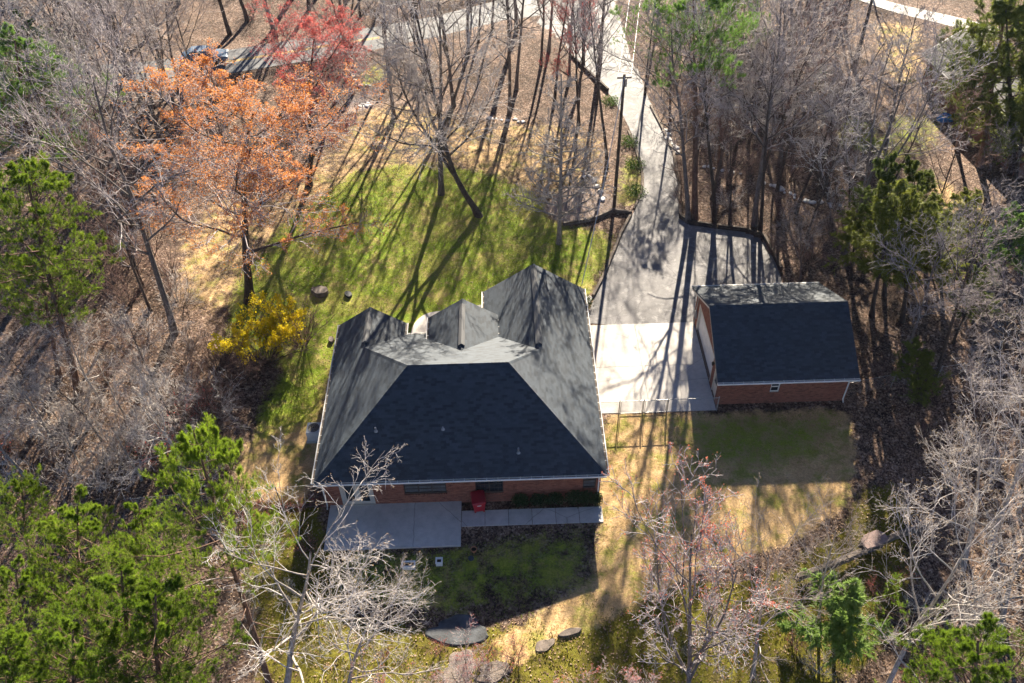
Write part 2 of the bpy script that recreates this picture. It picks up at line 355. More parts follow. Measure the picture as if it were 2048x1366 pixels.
LAWN_G = [G2([(470, 560), (560, 450), (660, 380), (720, 335), (860, 325), (980, 345), (1070, 385), (1105, 450), (1180, 455), (1238, 470), (1180, 590), (1165, 640), (1000, 660), (690, 700), (670, 760), (620, 700), (560, 720), (440, 700)]),
          G2([(1206, 810), (1226, 830), (1240, 950), (1226, 1060), (1200, 1060), (1210, 940)]),
          G2([(1300, 828), (1400, 826), (1560, 815), (1690, 812), (1680, 900), (1560, 940), (1420, 950), (1330, 880)]),
          G2([(650, 1095), (930, 1085), (1195, 1040), (1195, 1160), (1060, 1235), (940, 1245), (760, 1250), (680, 1200)]),
          G2([(600, 700), (660, 720), (640, 840), (560, 880), (500, 900), (520, 800)]),
          G2([(700, 140), (770, 118), (790, 140), (720, 165)]),
          G2([(1660, 235), (1880, 215), (1900, 300), (1820, 330), (1660, 310)]),
          G2([(1262, 270), (1285, 320), (1280, 400), (1262, 420), (1230, 420), (1245, 330)])]
LAWN_D = [G2([(350, 600), (330, 480), (420, 400), (560, 380), (640, 300), (700, 220), (800, 200), (960, 240), (1100, 240), (1210, 260), (1230, 420), (1150, 480), (960, 420), (700, 440), (520, 560), (440, 660)]),
          G2([(600, 780), (655, 700), (640, 960), (600, 1000), (480, 1000), (470, 930)]),
          G2([(1206, 830), (1700, 812), (1710, 940), (1690, 1010), (1600, 1080), (1420, 1130), (1300, 1200), (1190, 1250), (1020, 1330), (940, 1310), (1060, 1240), (1190, 1160)]),
          G2([(1740, 30), (1850, 50), (1850, 150), (1800, 190), (1760, 130)]),
          G2([(1860, 330), (1960, 400), (2048, 470), (2040, 520), (1900, 440), (1840, 370)])]
MOSS = [G2([(520, 1200), (700, 1230), (900, 1270), (1040, 1250), (1180, 1190), (1320, 1180), (1560, 1150), (1680, 1060), (1740, 960), (1800, 960), (1840, 1130), (1760, 1300), (1600, 1420), (900, 1420), (520, 1420)]),
        G2([(500, 1000), (640, 1000), (640, 1100), (720, 1180), (600, 1260), (480, 1200)])]
BED = [G2([(1095, 400), (1130, 372), (1200, 378), (1238, 400), (1228, 422), (1188, 438), (1126, 448), (1096, 430)]),
       G2([(700, 175), (740, 165), (750, 215), (690, 230)])]
LAWN_ALL = LAWN_G[:5]+LAWN_D[:3]
HOUSE_BOX = np.array([(-11.2, 27.5), (5.6, 27.5), (5.6, 44), (-11.2, 44)]); GAR_BOX = np.array([(5.4, 33.9), (21.2, 33.9), (21.2, 43.2), (5.4, 43.2)])
def woods(x, y, pad_drive=True):
    x = np.asarray(x, float); y = np.asarray(y, float); ok = np.ones(x.shape, bool)
    for p in LAWN_ALL+LAWN_G[6:7]+[DRIVE, ROAD, NDRIVE, HOUSE_BOX, GAR_BOX]: ok &= ~inpoly(x, y, p)
    return ok
HILL_RNG = [(0.11, 0.07, 1.0, 0.35), (0.05, 0.13, 2.3, 0.35), (0.23, 0.19, 0.4, 0.12), (0.31, -0.27, 4.0, 0.09)]
# woods mask on a grid, smoothed: ground relief lives only there
gx = np.concatenate([[-600, -300, -150], np.arange(-80, 80.01, 0.5), [150, 300, 600]]); gy = np.concatenate([[-300, -100, -20], np.arange(4, 124.01, 0.5), [180, 320, 700]])
GX, GY = np.meshgrid(gx, gy)
def blur(a, n):
    for _ in range(n):
        p = np.pad(a, 1, mode='edge'); a = (p[:-2, 1:-1]+p[2:, 1:-1]+p[1:-1, :-2]+p[1:-1, 2:]+2*p[1:-1, 1:-1])/6
    return a
def maskp(polys, n=4):
    a = np.zeros(GX.shape)
    for p in polys: a[inpoly(GX, GY, p)] = 1.0
    return blur(a, n)
flat = np.zeros(GX.shape)
for p in LAWN_ALL+[DRIVE, ROAD, NDRIVE, HOUSE_BOX, GAR_BOX, G2([(640, 1000), (1240, 990), (1240, 1110), (640, 1120)]), G2([(860, 1220), (1180, 1200), (1180, 1400), (860, 1400)])]: flat[inpoly(GX, GY, p)] = 1
flat = np.clip(blur(flat, 14)*2.2, 0, 1)
relief = sum(a*(np.sin(GX*fx+GY*fy+ph)) for fx, fy, ph, a in HILL_RNG)*(1-flat)
GZ = relief*np.where(np.abs(GX) > 100, 0, 1)
def gz(x, y):
    ix = np.clip(np.searchsorted(gx, x)-1, 0, len(gx)-2); iy = np.clip(np.searchsorted(gy, y)-1, 0, len(gy)-2)
    fx = (x-gx[ix])/(gx[ix+1]-gx[ix]); fy = (y-gy[iy])/(gy[iy+1]-gy[iy])
    return (GZ[iy, ix]*(1-fx)*(1-fy)+GZ[iy, ix+1]*fx*(1-fy)+GZ[iy+1, ix]*(1-fx)*fy+GZ[iy+1, ix+1]*fx*fy)
ny, nx = GX.shape
ii = np.arange(ny*nx).reshape(ny, nx)
me = mesh_np('ground', np.stack([GX, GY, GZ], -1).reshape(-1, 3), [np.stack([ii[:-1, :-1], ii[:-1, 1:], ii[1:, 1:], ii[1:, :-1]], -1).reshape(-1, 4)], GROUND, smooth=True)
cov = np.stack([np.maximum(np.maximum(maskp(LAWN_G[:2]+LAWN_G[4:6]+LAWN_G[7:], 14)*.9, maskp(LAWN_G[6:7], 10)*.5), maskp(LAWN_G[2:4], 8)*.56), np.maximum(np.maximum(maskp(LAWN_D[:1], 10)*.5, maskp(LAWN_D[1:3], 5)), maskp(LAWN_D[3:], 8)*.62), maskp(MOSS, 6), maskp(BED, 3)], -1).reshape(-1, 4)
ca = me.attributes.new('cover', 'FLOAT_COLOR', 'POINT'); ca.data.foreach_set('color', cov.astype(np.float32).ravel())
tag(link('ground', me), 'leaf-strewn ground with green and dormant lawns around the house', 'ground', kind='structure')

def sheet(name, poly, z, m, label, cat, thick=0.3):
    b = MB(); b.prism([tuple(p) for p in (poly if area(poly) > 0 else poly[::-1])], z-thick, z); return tag(b.build(name, m), label, cat, kind='structure')
def area(p): p = np.asarray(p); x, y = p[:, 0], p[:, 1]; return 0.5*np.sum(x*np.roll(y, -1)-y*np.roll(x, -1))
def smoothpoly(p, it=2):
    p = np.asarray(p)
    for _ in range(it):
        q = np.roll(p, -1, 0); p = np.stack([p*0.75+q*0.25, p*0.25+q*0.75], 1).reshape(-1, 2)
    return p
sheet('driveway', smoothpoly(DRIVE, 1), 0.012, ASPH, 'cracked grey asphalt driveway running from the street to the garage', 'driveway')
sheet('road', smoothpoly(ROAD, 2), 0.006, ROADM, 'two lane asphalt street beyond the budding maples', 'road')
sheet('neighbour_driveway', smoothpoly(NDRIVE, 2), 0.02, CONC, 'pale concrete driveway beside the neighbouring house', 'driveway')
b = MB(); cl = [gp(px, py) for px, py in [(-100, 168), (245, 149), (318, 140), (392, 134), (560, 107), (694, 85), (760, 75)]]
for i in range(len(cl)-1):
    d = cl[i+1]-cl[i]; d /= np.linalg.norm(d); n = np.array([-d[1], d[0], 0])
    for off in (-0.13, 0.13): b.poly([tuple((p+n*(off+s))[:2])+(0.012,) for p, s in ((cl[i], -.06), (cl[i+1], -.06), (cl[i+1], .06), (cl[i], .06))])
tag(b.build('road_marking', YLINE), 'faded double yellow centre line painted on the street', 'road marking', kind='structure')
# concrete pad in slabs
pad = empty('concrete_pad', (5.0, 34.4, 0)); tag(pad, 'pale concrete parking pad between house and garage', 'pavement', kind='structure')
for x0, x1 in ((0.0, 3.6), (3.612, 7.62)):
    for y0, y1 in ((0, 3.9), (3.912, 7.85)):
        b = MB(); b.box((x0, y0, -0.25), (x1, y1, 0.03)); bevel(b.build('slab', CONC, pad), 0.008, 1)
patio = empty('patio', (-10.2, 25.37, 0)); tag(patio, 'grey concrete patio slab behind the house', 'patio', kind='structure')
b = MB(); b.box((0, 0, -0.1), (7.34, 2.9, 0.13)); bevel(b.build('slab', CONCO, patio), 0.012, 1)
walk = empty('walkway', (-2.85, 26.62, 0)); tag(walk, 'narrow grey concrete walkway of slabs along the rear wall', 'walkway', kind='structure')
for i in range(6):
    b = MB(); b.box((0.01+i*1.3, 0, -0.1), (1.3*(i+1)-0.012, 1.02, 0.045)); bevel(b.build('slab', CONCO, walk), 0.01, 1)
# curved front walk
cw = [(-7.6+0.0, 41.0), (-7.5, 42.1), (-6.9, 43.0), (-5.8, 43.7), (-4.3, 44.1), (-2.6, 44.2), (-1.0, 44.0), (2.0, 44.6), (5.6, 45.2), (7.0, 45.6), (7.2, 44.4), (5.7, 43.9), (2.0, 43.4), (-1.6, 42.6), (-1.6, 39.4), (-6.4, 39.4)]
fp = np.array([gp(822, 668)[:2], gp(826, 652)[:2], gp(835, 640)[:2], gp(848, 630)[:2], gp(866, 624)[:2], gp(900, 622)[:2], gp(952, 612)[:2], gp(990, 606)[:2], gp(1000, 660)[:2], gp(900, 690)[:2], gp(822, 690)[:2]])
sheet('front_walk', smoothpoly(fp, 1), 0.05, CONC, 'curved pale concrete front walk by the entry gable', 'walkway', 0.2)
b = MB(); b.prism([tuple(p) for p in G2([(1163, 652), (1168, 628), (1186, 596), (1180, 592), (1160, 600)])][::-1], -0.2, 0.05)
tag(b.build('side_walk', CONC), 'small pale concrete landing at the house corner beside the driveway', 'walkway', kind='structure')

# ------------------------------------------------------------------ buildings
def linkw(b, name, m, parent, smooth=False):
    """mesh given in world coordinates, parented to an unrotated Empty (or to a part of one)"""
    o = b.build(name, m, parent, smooth)
    if parent.type == 'EMPTY': o.matrix_parent_inverse = Matrix.Translation(-Vector(parent.location))
    return o
def V3(p): return Vector((float(p[0]), float(p[1]), float(p[2])))
def clip_axis(poly, ax, val, keep_ge):
    o = []; n = len(poly)
    for i in range(n):
        a = poly[i]; b_ = poly[(i+1) % n]
        ia = (a[ax] >= val) if keep_ge else (a[ax] <= val); ib = (b_[ax] >= val) if keep_ge else (b_[ax] <= val)
        if ia: o.append(a)
        if ia != ib:
            t = (val-a[ax])/(b_[ax]-a[ax]); o.append((a[0]+t*(b_[0]-a[0]), a[1]+t*(b_[1]-a[1])))
    return o
EXPO, TABW = 0.150, 0.305
def roof_plane(field, poly, eave_a, eave_b, singles=None, expo=EXPO, tabw=TABW):
    """shingle tabs over one plane; field is an MB; singles: list that takes (matrix) of full tabs up to its limit"""
    o = V3(eave_a); u = (V3(eave_b)-o).normalized(); c = V3(poly[0])
    nrm = Vector((0, 0, 0))
    for i in range(len(poly)): nrm += V3(poly[i]).cross(V3(poly[(i+1) % len(poly)]))
    nrm.normalize()
    if nrm.z < 0: nrm = -nrm
    v = nrm.cross(u)
    if v.z < 0: v = -v
    P2 = [((V3(p)-o).dot(u), (V3(p)-o).dot(v)) for p in poly]
    us = [p[0] for p in P2]; vs_ = [p[1] for p in P2]; pn = np.array(P2)
    k = 0; v0 = -0.02
    while v0 < max(vs_):
        off = (k % 2)*tabw*0.5+random.uniform(-.04, .04); row = []
        a = min(us)-off-tabw; lo = clip_axis(clip_axis(P2, 1, v0, True), 1, v0+expo, False)
        ct = random.uniform(-.14, .14)
        while a < max(us) and len(lo) >= 3:
            u0, u1 = a+0.003, a+tabw-0.003; a += tabw
            q = clip_axis(clip_axis(lo, 0, u0, True), 0, u1, False)
            if len(q) < 3: continue
            tone = min(1, max(0, random.betavariate(2, 2)+ct))
            full = len(q) == 4 and abs(area(q)) > (u1-u0)*expo*0.999
            if full and singles is not None and len(singles[1]) < singles[0]:
                singles[1].append(Matrix((tuple(u)+(0,), tuple(v)+(0,), tuple(nrm)+(0,), (0, 0, 0, 1))).transposed().to_4x4())
                singles[1][-1].translation = o+u*u0+v*v0; continue
            lift = 0.004
            def W(p): return o+u*p[0]+v*p[1]+nrm*(lift+0.011*(1-(p[1]-v0)/expo))
            if area(q) < 0: q = q[::-1]
            field.poly([W(p) for p in q], tone)
            e = [p for p in q if abs(p[1]-v0) < 1e-6]
            if len(e) >= 2:
                e0, e1 = min(e), max(e)
                field.poly([o+u*e0[0]+v*v0+nrm*0.002, o+u*e1[0]+v*v0+nrm*0.002, W(e1), W(e0)], tone*0.3)  # butt face gets a lower tone: shadow line under the tab painted in
        v0 += expo; k += 1
def deck(b, poly, t=0.10):
    P = [V3(p) for p in poly]; n = Vector((0, 0, 0))
    for i in range(len(P)): n += P[i].cross(P[(i+1) % len(P)])
    n.normalize()
    if n.z < 0: P = P[::-1]; n = -n
    k = len(P); b0 = len(b.v)
    b.v += [tuple(p) for p in P]+[tuple(p-n*t) for p in P]
    b.f.append([b0+i for i in range(k)]); b.f.append([b0+k+i for i in range(k)][::-1]); b.t += [.5, .5]
    for i in range(k): b.f.append([b0+i, b0+k+i, b0+k+(i+1) % k, b0+(i+1) % k]); b.t.append(.5)
_tab = MB(); _tab.poly([(0, 0, .015), (TABW-.006, 0, .015), (TABW-.006, EXPO, .004), (0, EXPO, .004)]); _tab.poly([(0, 0, .002), (TABW-.006, 0, .002), (TABW-.006, 0, .015), (0, 0, .015)])
TABME = _tab.mesh('shingle', SHINGLE)
def put_singles(singles, parent):
    for Mx in singles[1]:
        o = link('shingle', TABME, parent); o.matrix_local = Mx if parent.parent is None else Mx
def cap_line(b, p, q, n1, n2, wdt=0.13, step=0.2, lift=0.02):
    """folded cap pieces from p up to q lying on the two planes with normals n1, n2"""
    p = V3(p); q = V3(q); d = (q-p); L = d.length; d.normalize()
    s1 = (d.cross(n1)).normalized(); s2 = (n2.cross(d)).normalized()
    up = (n1+n2).normalized(); k = int(L/step)
    for i in range(k+1):
        a = p+d*(i*step); e = p+d*min(L, i*step+step*1.02); la, le = up*(lift+.014), up*lift; tn = random.random()
        for s in (s1, s2):
            s = s if s.z < 0 else -s
            pts = [a+la, e+le, e+le*0.6+s*wdt, a+la*0.7+s*wdt]
            if (pts[1]-pts[0]).cross(pts[2]-pts[0]).z < 0: pts = pts[::-1]
            b.poly(pts, tn); b.poly([pts[0] if pts[0] == a+la else a+la, a+la*0.7+s*wdt, a+s*wdt, a], tn*.5)
def nrm3(a, b_, c):
    n = (V3(b_)-V3(a)).cross(V3(c)-V3(a)).normalized(); return n if n.z > 0 else -n
def bricks(parent, o, u, n, width, hfun, openings, z0=0.0):
    """separate bricks proud of a mortar wall"""
    b = MB(); o = V3(o); u = V3(u); n = V3(n); r = 0; z = z0
    while z < max(hfun(t*width/20) for t in range(21)):
        x = -(r % 2)*0.1025
        while x < width:
            a, e = max(0.0, x), min(width, x+0.196); x += 0.205
            if e-a < 0.03: continue
            if z+0.057 > hfun((a+e)/2): continue
            segs = [(a, e)]
            for (u0, u1, v0, v1) in openings:
                if z+0.057 > v0 and z < v1:
                    ns = []
                    for s0, s1 in segs:
                        if s1 <= u0 or s0 >= u1: ns.append((s0, s1)); continue
                        if s0 < u0: ns.append((s0, u0))
                        if s1 > u1: ns.append((u1, s1))
                    segs = ns
            for s0, s1 in segs:
                if s1-s0 < 0.02: continue
                pr = random.uniform(0.008, 0.012); tn = random.betavariate(2, 2)
                A = o+u*s0; B = o+u*s1; Z0 = Vector((0, 0, z)); Z1 = Vector((0, 0, z+0.057)); q = n*pr
                f = [A+q+Z0, B+q+Z0, B+q+Z1, A+q+Z1]; k = [A+Z0, B+Z0, B+Z1, A+Z1]
                b.poly(f, tn)
                for i in range(4): b.poly([k[i], k[(i+1) % 4], f[(i+1) % 4], f[i]], tn)
        z += 0.067; r += 1
    o_ = linkw(b, 'brick_facing', BRICK, parent); o_['kind'] = 'stuff'; return o_
def wall_panels(b, o, u, n, width, height, openings, t=0.2):
    """wall slab split round its openings; o on the outer face"""
    o = V3(o); u = V3(u); n = V3(n)
    xs = sorted(set([0, width]+[v for q in openings for v in q[:2]])); zs = sorted(set([0, height]+[v for q in openings for v in q[2:]]))
    Mx = Matrix((tuple(u)+(0,), tuple(-n)+(0,), (0, 0, 1, 0), (0, 0, 0, 1))).transposed(); Mx.translation = o
    for i in range(len(xs)-1):
        for j in range(len(zs)-1):
            cx, cz = (xs[i]+xs[i+1])/2, (zs[j]+zs[j+1])/2
            if any(q[0] < cx < q[1] and q[2] < cz < q[3] for q in openings): continue
            b.box((xs[i], 0, zs[j]), (xs[i+1], t, zs[j+1]), M=Mx)
def frame_mx(o, u, n):
    Mx = Matrix((tuple(V3(u))+(0,), tuple(-V3(n))+(0,), (0, 0, 1, 0), (0, 0, 0, 1))).transposed(); Mx.translation = V3(o); return Mx
def window(parent, o, u, n, q, lights, frame_m=DARKFR, pane_m=BLIND, cols=3, rows=4, sash=True, sill=True, mun=0.018):
    """q=(u0,u1,v0,v1) opening; lights = sashes side by side"""
    Mx = frame_mx(o, u, n); u0, u1, v0, v1 = q; fw = 0.06; d0, d1 = 0.05, 0.13
    b = MB()
    b.box((u0, d0, v0), (u0+fw, d1, v1), M=Mx); b.box((u1-fw, d0, v0), (u1, d1, v1), M=Mx)
    b.box((u0+fw, d0, v0), (u1-fw, d1, v0+fw), M=Mx); b.box((u0+fw, d0, v1-fw), (u1-fw, d1, v1), M=Mx)
    wd = (u1-u0-2*fw)/lights
    for i in range(1, lights): b.box((u0+fw+wd*i-0.04, d0-.01, v0+fw), (u0+fw+wd*i+0.04, d1, v1-fw), M=Mx)
    w_ = linkw(b, 'window', frame_m, parent)
    for i in range(lights):
        a = u0+fw+wd*i+(0.04 if i else 0); e = u0+fw+wd*(i+1)-(0.04 if i < lights-1 else 0)
        p = MB(); p.box((a, d0+.045, v0+fw), (e, d0+.055, v1-fw), M=Mx); p.build('pane', pane_m, w_)
        g = MB()
        for c in range(1, cols): x = a+(e-a)*c/cols; g.box((x-mun/2, d0+.02, v0+fw), (x+mun/2, d0+.044, v1-fw), M=Mx)
        for r in range(1, rows):
            z = v0+fw+(v1-v0-2*fw)*r/rows; h = 0.03 if (sash and r == rows//2) else mun/2
            g.box((a, d0+.015, z-h), (e, d0+.043, z+h), M=Mx)
        g.build('glazing_bar', frame_m, w_)
    if sill:
        s = MB(); x = u0-0.03
        while x < u1+0.03:
            s.box((x, -0.05, v0-0.1), (min(x+0.06, u1+.05), 0.06, v0-0.005), tone=random.random(), M=Mx); x += 0.068
        s.build('sill', BRICK, w_)
    return w_
def gutter(parent, a, b_, outn, m=WHITE, hang=0.6):
    """open white trough along an eave with strap hangers"""
    a = V3(a); b_ = V3(b_); n = V3(outn); u = (b_-a).normalized(); L = (b_-a).length
    Mx = Matrix((tuple(u)+(0,), tuple(n)+(0,), (0, 0, 1, 0), (0, 0, 0, 1))).transposed(); Mx.translation = a
    g = MB(); w_, h = 0.11, 0.10
    g.box((0, 0.0, -h), (L, 0.006, 0.0), M=Mx); g.box((0, 0.006, -h), (L, w_, -h+.008), M=Mx); g.box((0, w_, -h), (L, w_+.045, -0.005), M=Mx)
    for e in (0, L-.006): g.box((e, 0.007, -h+.009), (e+.006, w_-.001, -0.01), M=Mx)
    o = linkw(g, 'gutter', m, parent)
    k = MB(); x = 0.3
    while x < L: k.box((x, -0.06, 0.012), (x+0.03, w_+.014, 0.02), M=Mx); x += hang
    k.build('gutter_hanger', m, o)['kind'] = 'stuff'
    d = MB(); d.box((0.01, .007, -h+.009), (L-.01, w_-.001, -h+.03), M=Mx); d.build('gutter_leaves', TIMBER, o); return o
def downspout(parent, top, foot, m=WHITE):
    t = V3(top); f = V3(foot); b = MB()
    b.tube([t, Vector((f.x, f.y, t.z-0.3)), Vector((f.x, f.y, 0.2)), Vector((f.x, f.y-0.18, 0.06))], 0.042, 4); return linkw(b, 'downspout', m, parent)

# ---- brick house
xL, xR, yB, ts, tr, tf, yr, xl, yl, xm, wm, ym, tm, xr, yrf = -10.6672, 5.1095, 27.9647, 0.6826, 0.6671, 0.5749, 33.1904, -8.5651, 40.3609, -2.7235, 2.1607, 40.1203, 0.6773, 1.82, 43.1487
ZE, ZM = 2.55, 3.2
zr = ZE+tr*(yr-yB); dx = (zr-ZE)/ts; yf = lambda h: yr+(zr-h)/tf
hl = ZE+ts*(xl-xL); hr = ZE+ts*(xR-xr); hm = ZM+tm*wm
RLc, RRc, rgL, rgR = (xL, yB, ZE), (xR, yB, ZE), (xL+dx, yr, zr), (xR-dx, yr, zr)
lfe, lpk, lfr, lbk = (xL, yl, ZE), (xl, yl, hl), (2*xl-xL, yl, ZE), (xl, yf(hl), hl)
rfe, rpk, rfl, rbk = (xR, yrf, ZE), (xr, yrf, hr), (2*xr-xR, yrf, ZE), (xr, yf(hr), hr)
vl, vr = (2*xl-xL, yf(ZE), ZE), (2*xr-xR, yf(ZE), ZE)
mpk, ml, mr, mbk, mlb, mrb = (xm, ym, hm), (xm-wm, ym, ZM), (xm+wm, ym, ZM), (xm, yf(hm), hm), (xm-wm, yf(ZM), ZM), (xm+wm, yf(ZM), ZM)
planes = {'rear': ([RLc, RRc, rgR, rgL], RLc, RRc), 'left': ([RLc, rgL, lbk, lpk, lfe], lfe, RLc), 'right': ([RRc, rfe, rpk, rbk, rgR], RRc, rfe),
          'front': ([rgL, rgR, rbk, vr, vl, lbk], vr, vl), 'lw_in': ([lpk, lbk, vl, lfr], vl, lfr), 'rw_in': ([rpk, rfl, vr, rbk], rfl, vr),
          'm_left': ([mpk, mbk, mlb, ml], ml, mlb), 'm_right': ([mpk, mr, mrb, mbk], mrb, mr)}
HC = Vector((-2.78, 35.0, 0))
house = empty('brick_house', HC); tag(house, 'red brick single storey house with large charcoal shingle hip roof and three front gables', 'house')
b = MB()
for p, _, _ in planes.values(): deck(b, p)
roof = linkw(b, 'roof', SHINGLE, house)
fld = MB(); singles = (300, [])
for k, (p, ea, eb) in planes.items(): roof_plane(fld, p, ea, eb, singles if k == 'rear' else None)
o = fld.build('shingle_field', SHINGLE, roof); o['kind'] = 'stuff'
put_singles(singles, roof)
NP = {k: nrm3(*v[0][:3]) for k, v in planes.items()}
cb = MB()
for a, e, n1, n2 in ((RLc, rgL, 'rear', 'left'), (RRc, rgR, 'rear', 'right'), (lbk, rgL, 'left', 'front'), (rbk, rgR, 'right', 'front'), (rgL, rgR, 'rear', 'front'), (lpk, lbk, 'left', 'lw_in'), (rpk, rbk, 'right', 'rw_in'), (mpk, mbk, 'm_left', 'm_right')):
    cap_line(cb, a, e, NP[n1], NP[n2])
o = cb.build('ridge_cap', SHINGLE, roof); o['kind'] = 'stuff'
VENTM = m_shingle('shingle_ridge_vent', (0.10, 0.10, 0.10))
for pk, bk, t in ((lpk, lbk, ts), (rpk, rbk, ts), (mpk, mbk, tm)):
    v = MB(); hw = 0.19; y0 = pk[1]-0.55; y1 = bk[1]+0.45; prof = [(-hw, -hw*t+.03), (-hw, -hw*t+.13), (-hw*.5, -hw*.5*t+.15), (0, 0.155), (hw*.5, -hw*.5*t+.15), (hw, -hw*t+.13), (hw, -hw*t+.03)]
    P0 = [(pk[0]+x, y0, pk[2]+z) for x, z in prof]; P1 = [(pk[0]+x, y1, pk[2]+z) for x, z in prof]
    for i in range(6): v.poly([P0[i], P0[i+1], P1[i+1], P1[i]], 0.6)
    v.poly(P0[::-1]); v.poly(P1); v.build('ridge_vent', VENTM, roof)
for (px, py), h in (((752, 862), 0.3), ((886, 858), 0.15), ((1037, 905), 0.38)):
    # on the rear slope: solve along the ray
    d = ray(px, py); t = (ZE+tr*(CP[1]-yB)-CP[2])/(d[2]-tr*d[1]); p = CP+d*t
    v = MB(); v.tube([(p[0], p[1], p[2]-.05), (p[0], p[1], p[2]+h)], 0.05, 10); v.tube([(p[0], p[1], p[2]-.02), (p[0], p[1], p[2]+.07)], [0.12, .055], 10)
    v.build('vent_pipe', LEAD, roof)
# walls
WO = 0.265; Yw = yB+WO; X0, X1 = xL+WO, xR-WO
def ux(px, py): return float(gpy(px, py, Yw)[0]-X0)
def uz(px, py): return float(gpy(px, py, Yw)[2])
q_door = (ux(684, 998), ux(749, 996), 0.13, 2.22)
q_tri = (ux(810, 989), ux(894, 988), uz(852, 987), 2.25)
q_dbl = (ux(952, 988), ux(1007, 986), uz(990, 985), 2.25)
q_sgl = (ux(1165, 978), ux(1191, 977), uz(1178, 976), 2.25)
ops = [q_door, q_tri, q_dbl, q_sgl]
b = MB(); wall_panels(b, (X0, Yw, 0), (1, 0, 0), (0, -1, 0), X1-X0, 2.46, ops)
linkw(b, 'rear_wall', MORTAR, house)
bricks(house, (X0, Yw, 0), (1, 0, 0), (0, -1, 0), X1-X0, lambda t: 2.44, ops)
foot = [(X1, Yw+.2), (X1, yrf-.3), (rfl[0]+WO, yrf-.3), (rfl[0]+WO, vl[1]-WO), (vl[0]-WO, vl[1]-WO), (vl[0]-WO, yl-.3), (X0, yl-.3), (X0, Yw+.2)]
b = MB()
for i in range(len(foot)-1):
    (x0, y0), (x1, y1) = foot[i], foot[i+1]; dn = Vector((x1-x0, y1-y0, 0)); L = dn.length; dn.normalize(); nn = Vector((dn.y, -dn.x, 0))
    wall_panels(b, (x0, y0, 0), dn, nn, L, 2.46, [])
for (pk, hw, yy) in ((lpk, xl-xL-WO, yl-.3), (rpk, xR-xr-WO, yrf-.3)):
    zt = pk[2]-.16
    P = [(pk[0]-hw, 2.46), (pk[0]+hw, 2.46), (pk[0], zt)]
    b.poly([(x, yy, z) for x, z in P]); b.poly([(x, yy-.2, z) for x, z in P][::-1])
linkw(b, 'front_wall', BRICKF, house)
b = MB()
for x in (xm-wm+.3, xm+wm-.62): b.box((x, ym-.75, 0.05), (x+.32, ym-.43, ZM-.1))
b.box((xm-wm+.15, ym-.75, ZM-.3), (xm+wm-.15, ym-.4, ZM-.12)); b.poly([(xm-wm+.2, ym-.4, ZM-.12), (xm+wm-.2, ym-.4, ZM-.12), (xm, ym-.4, hm-.18)]); 
for x in (xm-wm+.16, xm+wm-.28): b.box((x, yf(ZM)-.9, 2.3), (x+.12, ym-.76, ZM-.1))
linkw(b, 'entry_porch', CREAM, house)
b = MB(); eo = [(xL+.02, yB+.02), (xR-.02, yB+.02), (xR-.02, yrf-.02), (rfl[0]+.02, yrf-.02), (rfl[0]+.02, vr[1]-.02), (vl[0]-.02, vl[1]-.02), (vl[0]-.02, yl-.02), (xL+.02, yl-.02)]
b.prism(eo, 2.42, 2.455); linkw(b, 'soffit', WHITE, house)
b = MB()
for i in range(len(eo)):
    (x0, y0), (x1, y1) = eo[i], eo[(i+1) % len(eo)]; dn = Vector((x1-x0, y1-y0, 0)); L = dn.length; dn.normalize()
    Mx = Matrix((tuple(dn)+(0,), (-dn.y, dn.x, 0, 0), (0, 0, 1, 0), (0, 0, 0, 1))).transposed(); Mx.translation = Vector((x0, y0, 0))
    if abs(dn.x) < .5 or y0 < 30 or (i == 4): b.box((0.021, -0.001, 2.38), (L-.021, 0.018, 2.418), M=Mx)
for pk, fe, fr in ((lpk, lfe, lfr), (rpk, rfe, rfl), (mpk, ml, mr)):
    for e in (fe, fr):
        b.tube([V3(e)+Vector((0, -.03, -.10)), V3(pk)+Vector((0, -.03, -.10))], 0.06, 4)
linkw(b, 'fascia', WHITE, house)
gutter(house, RLc, RRc, (0, -1, 0)); gutter(house, (xL, yB, ZE), (xL, yl, ZE), (-1, 0, 0)); gutter(house, (xR, yB, ZE), (xR, yrf, ZE), (1, 0, 0))
gutter(house, (2*xl-xL, yf(ZE)+.05, ZE), lfr, (1, 0, 0)); gutter(house, (rfl[0], vr[1]+.05, ZE), rfl, (-1, 0, 0)); gutter(house, (vl[0]+.12, vl[1], ZE), (xm-wm+.1, vl[1], ZE), (0, 1, 0))
gutter(house, mlb, ml, (-1, 0, 0)); gutter(house, mrb, mr, (1, 0, 0))
downspout(house, (X0+.1, yB-.05, ZE-.1), (X0+.06, Yw-.06, 0)); downspout(house, (X1-.1, yB-.05, ZE-.1), (X1-.10, Yw-.06, 0)); 
downspout(house, (xL-.05, yl-.3, ZE-.1), (X0-.06, yl-.5, 0))
window(house, (X0, Yw, 0), (1, 0, 0), (0, -1, 0), q_tri, 3); window(house, (X0, Yw, 0), (1, 0, 0), (0, -1, 0), q_dbl, 2, pane_m=GLASS); window(house, (X0, Yw, 0), (1, 0, 0), (0, -1, 0), q_sgl, 1)
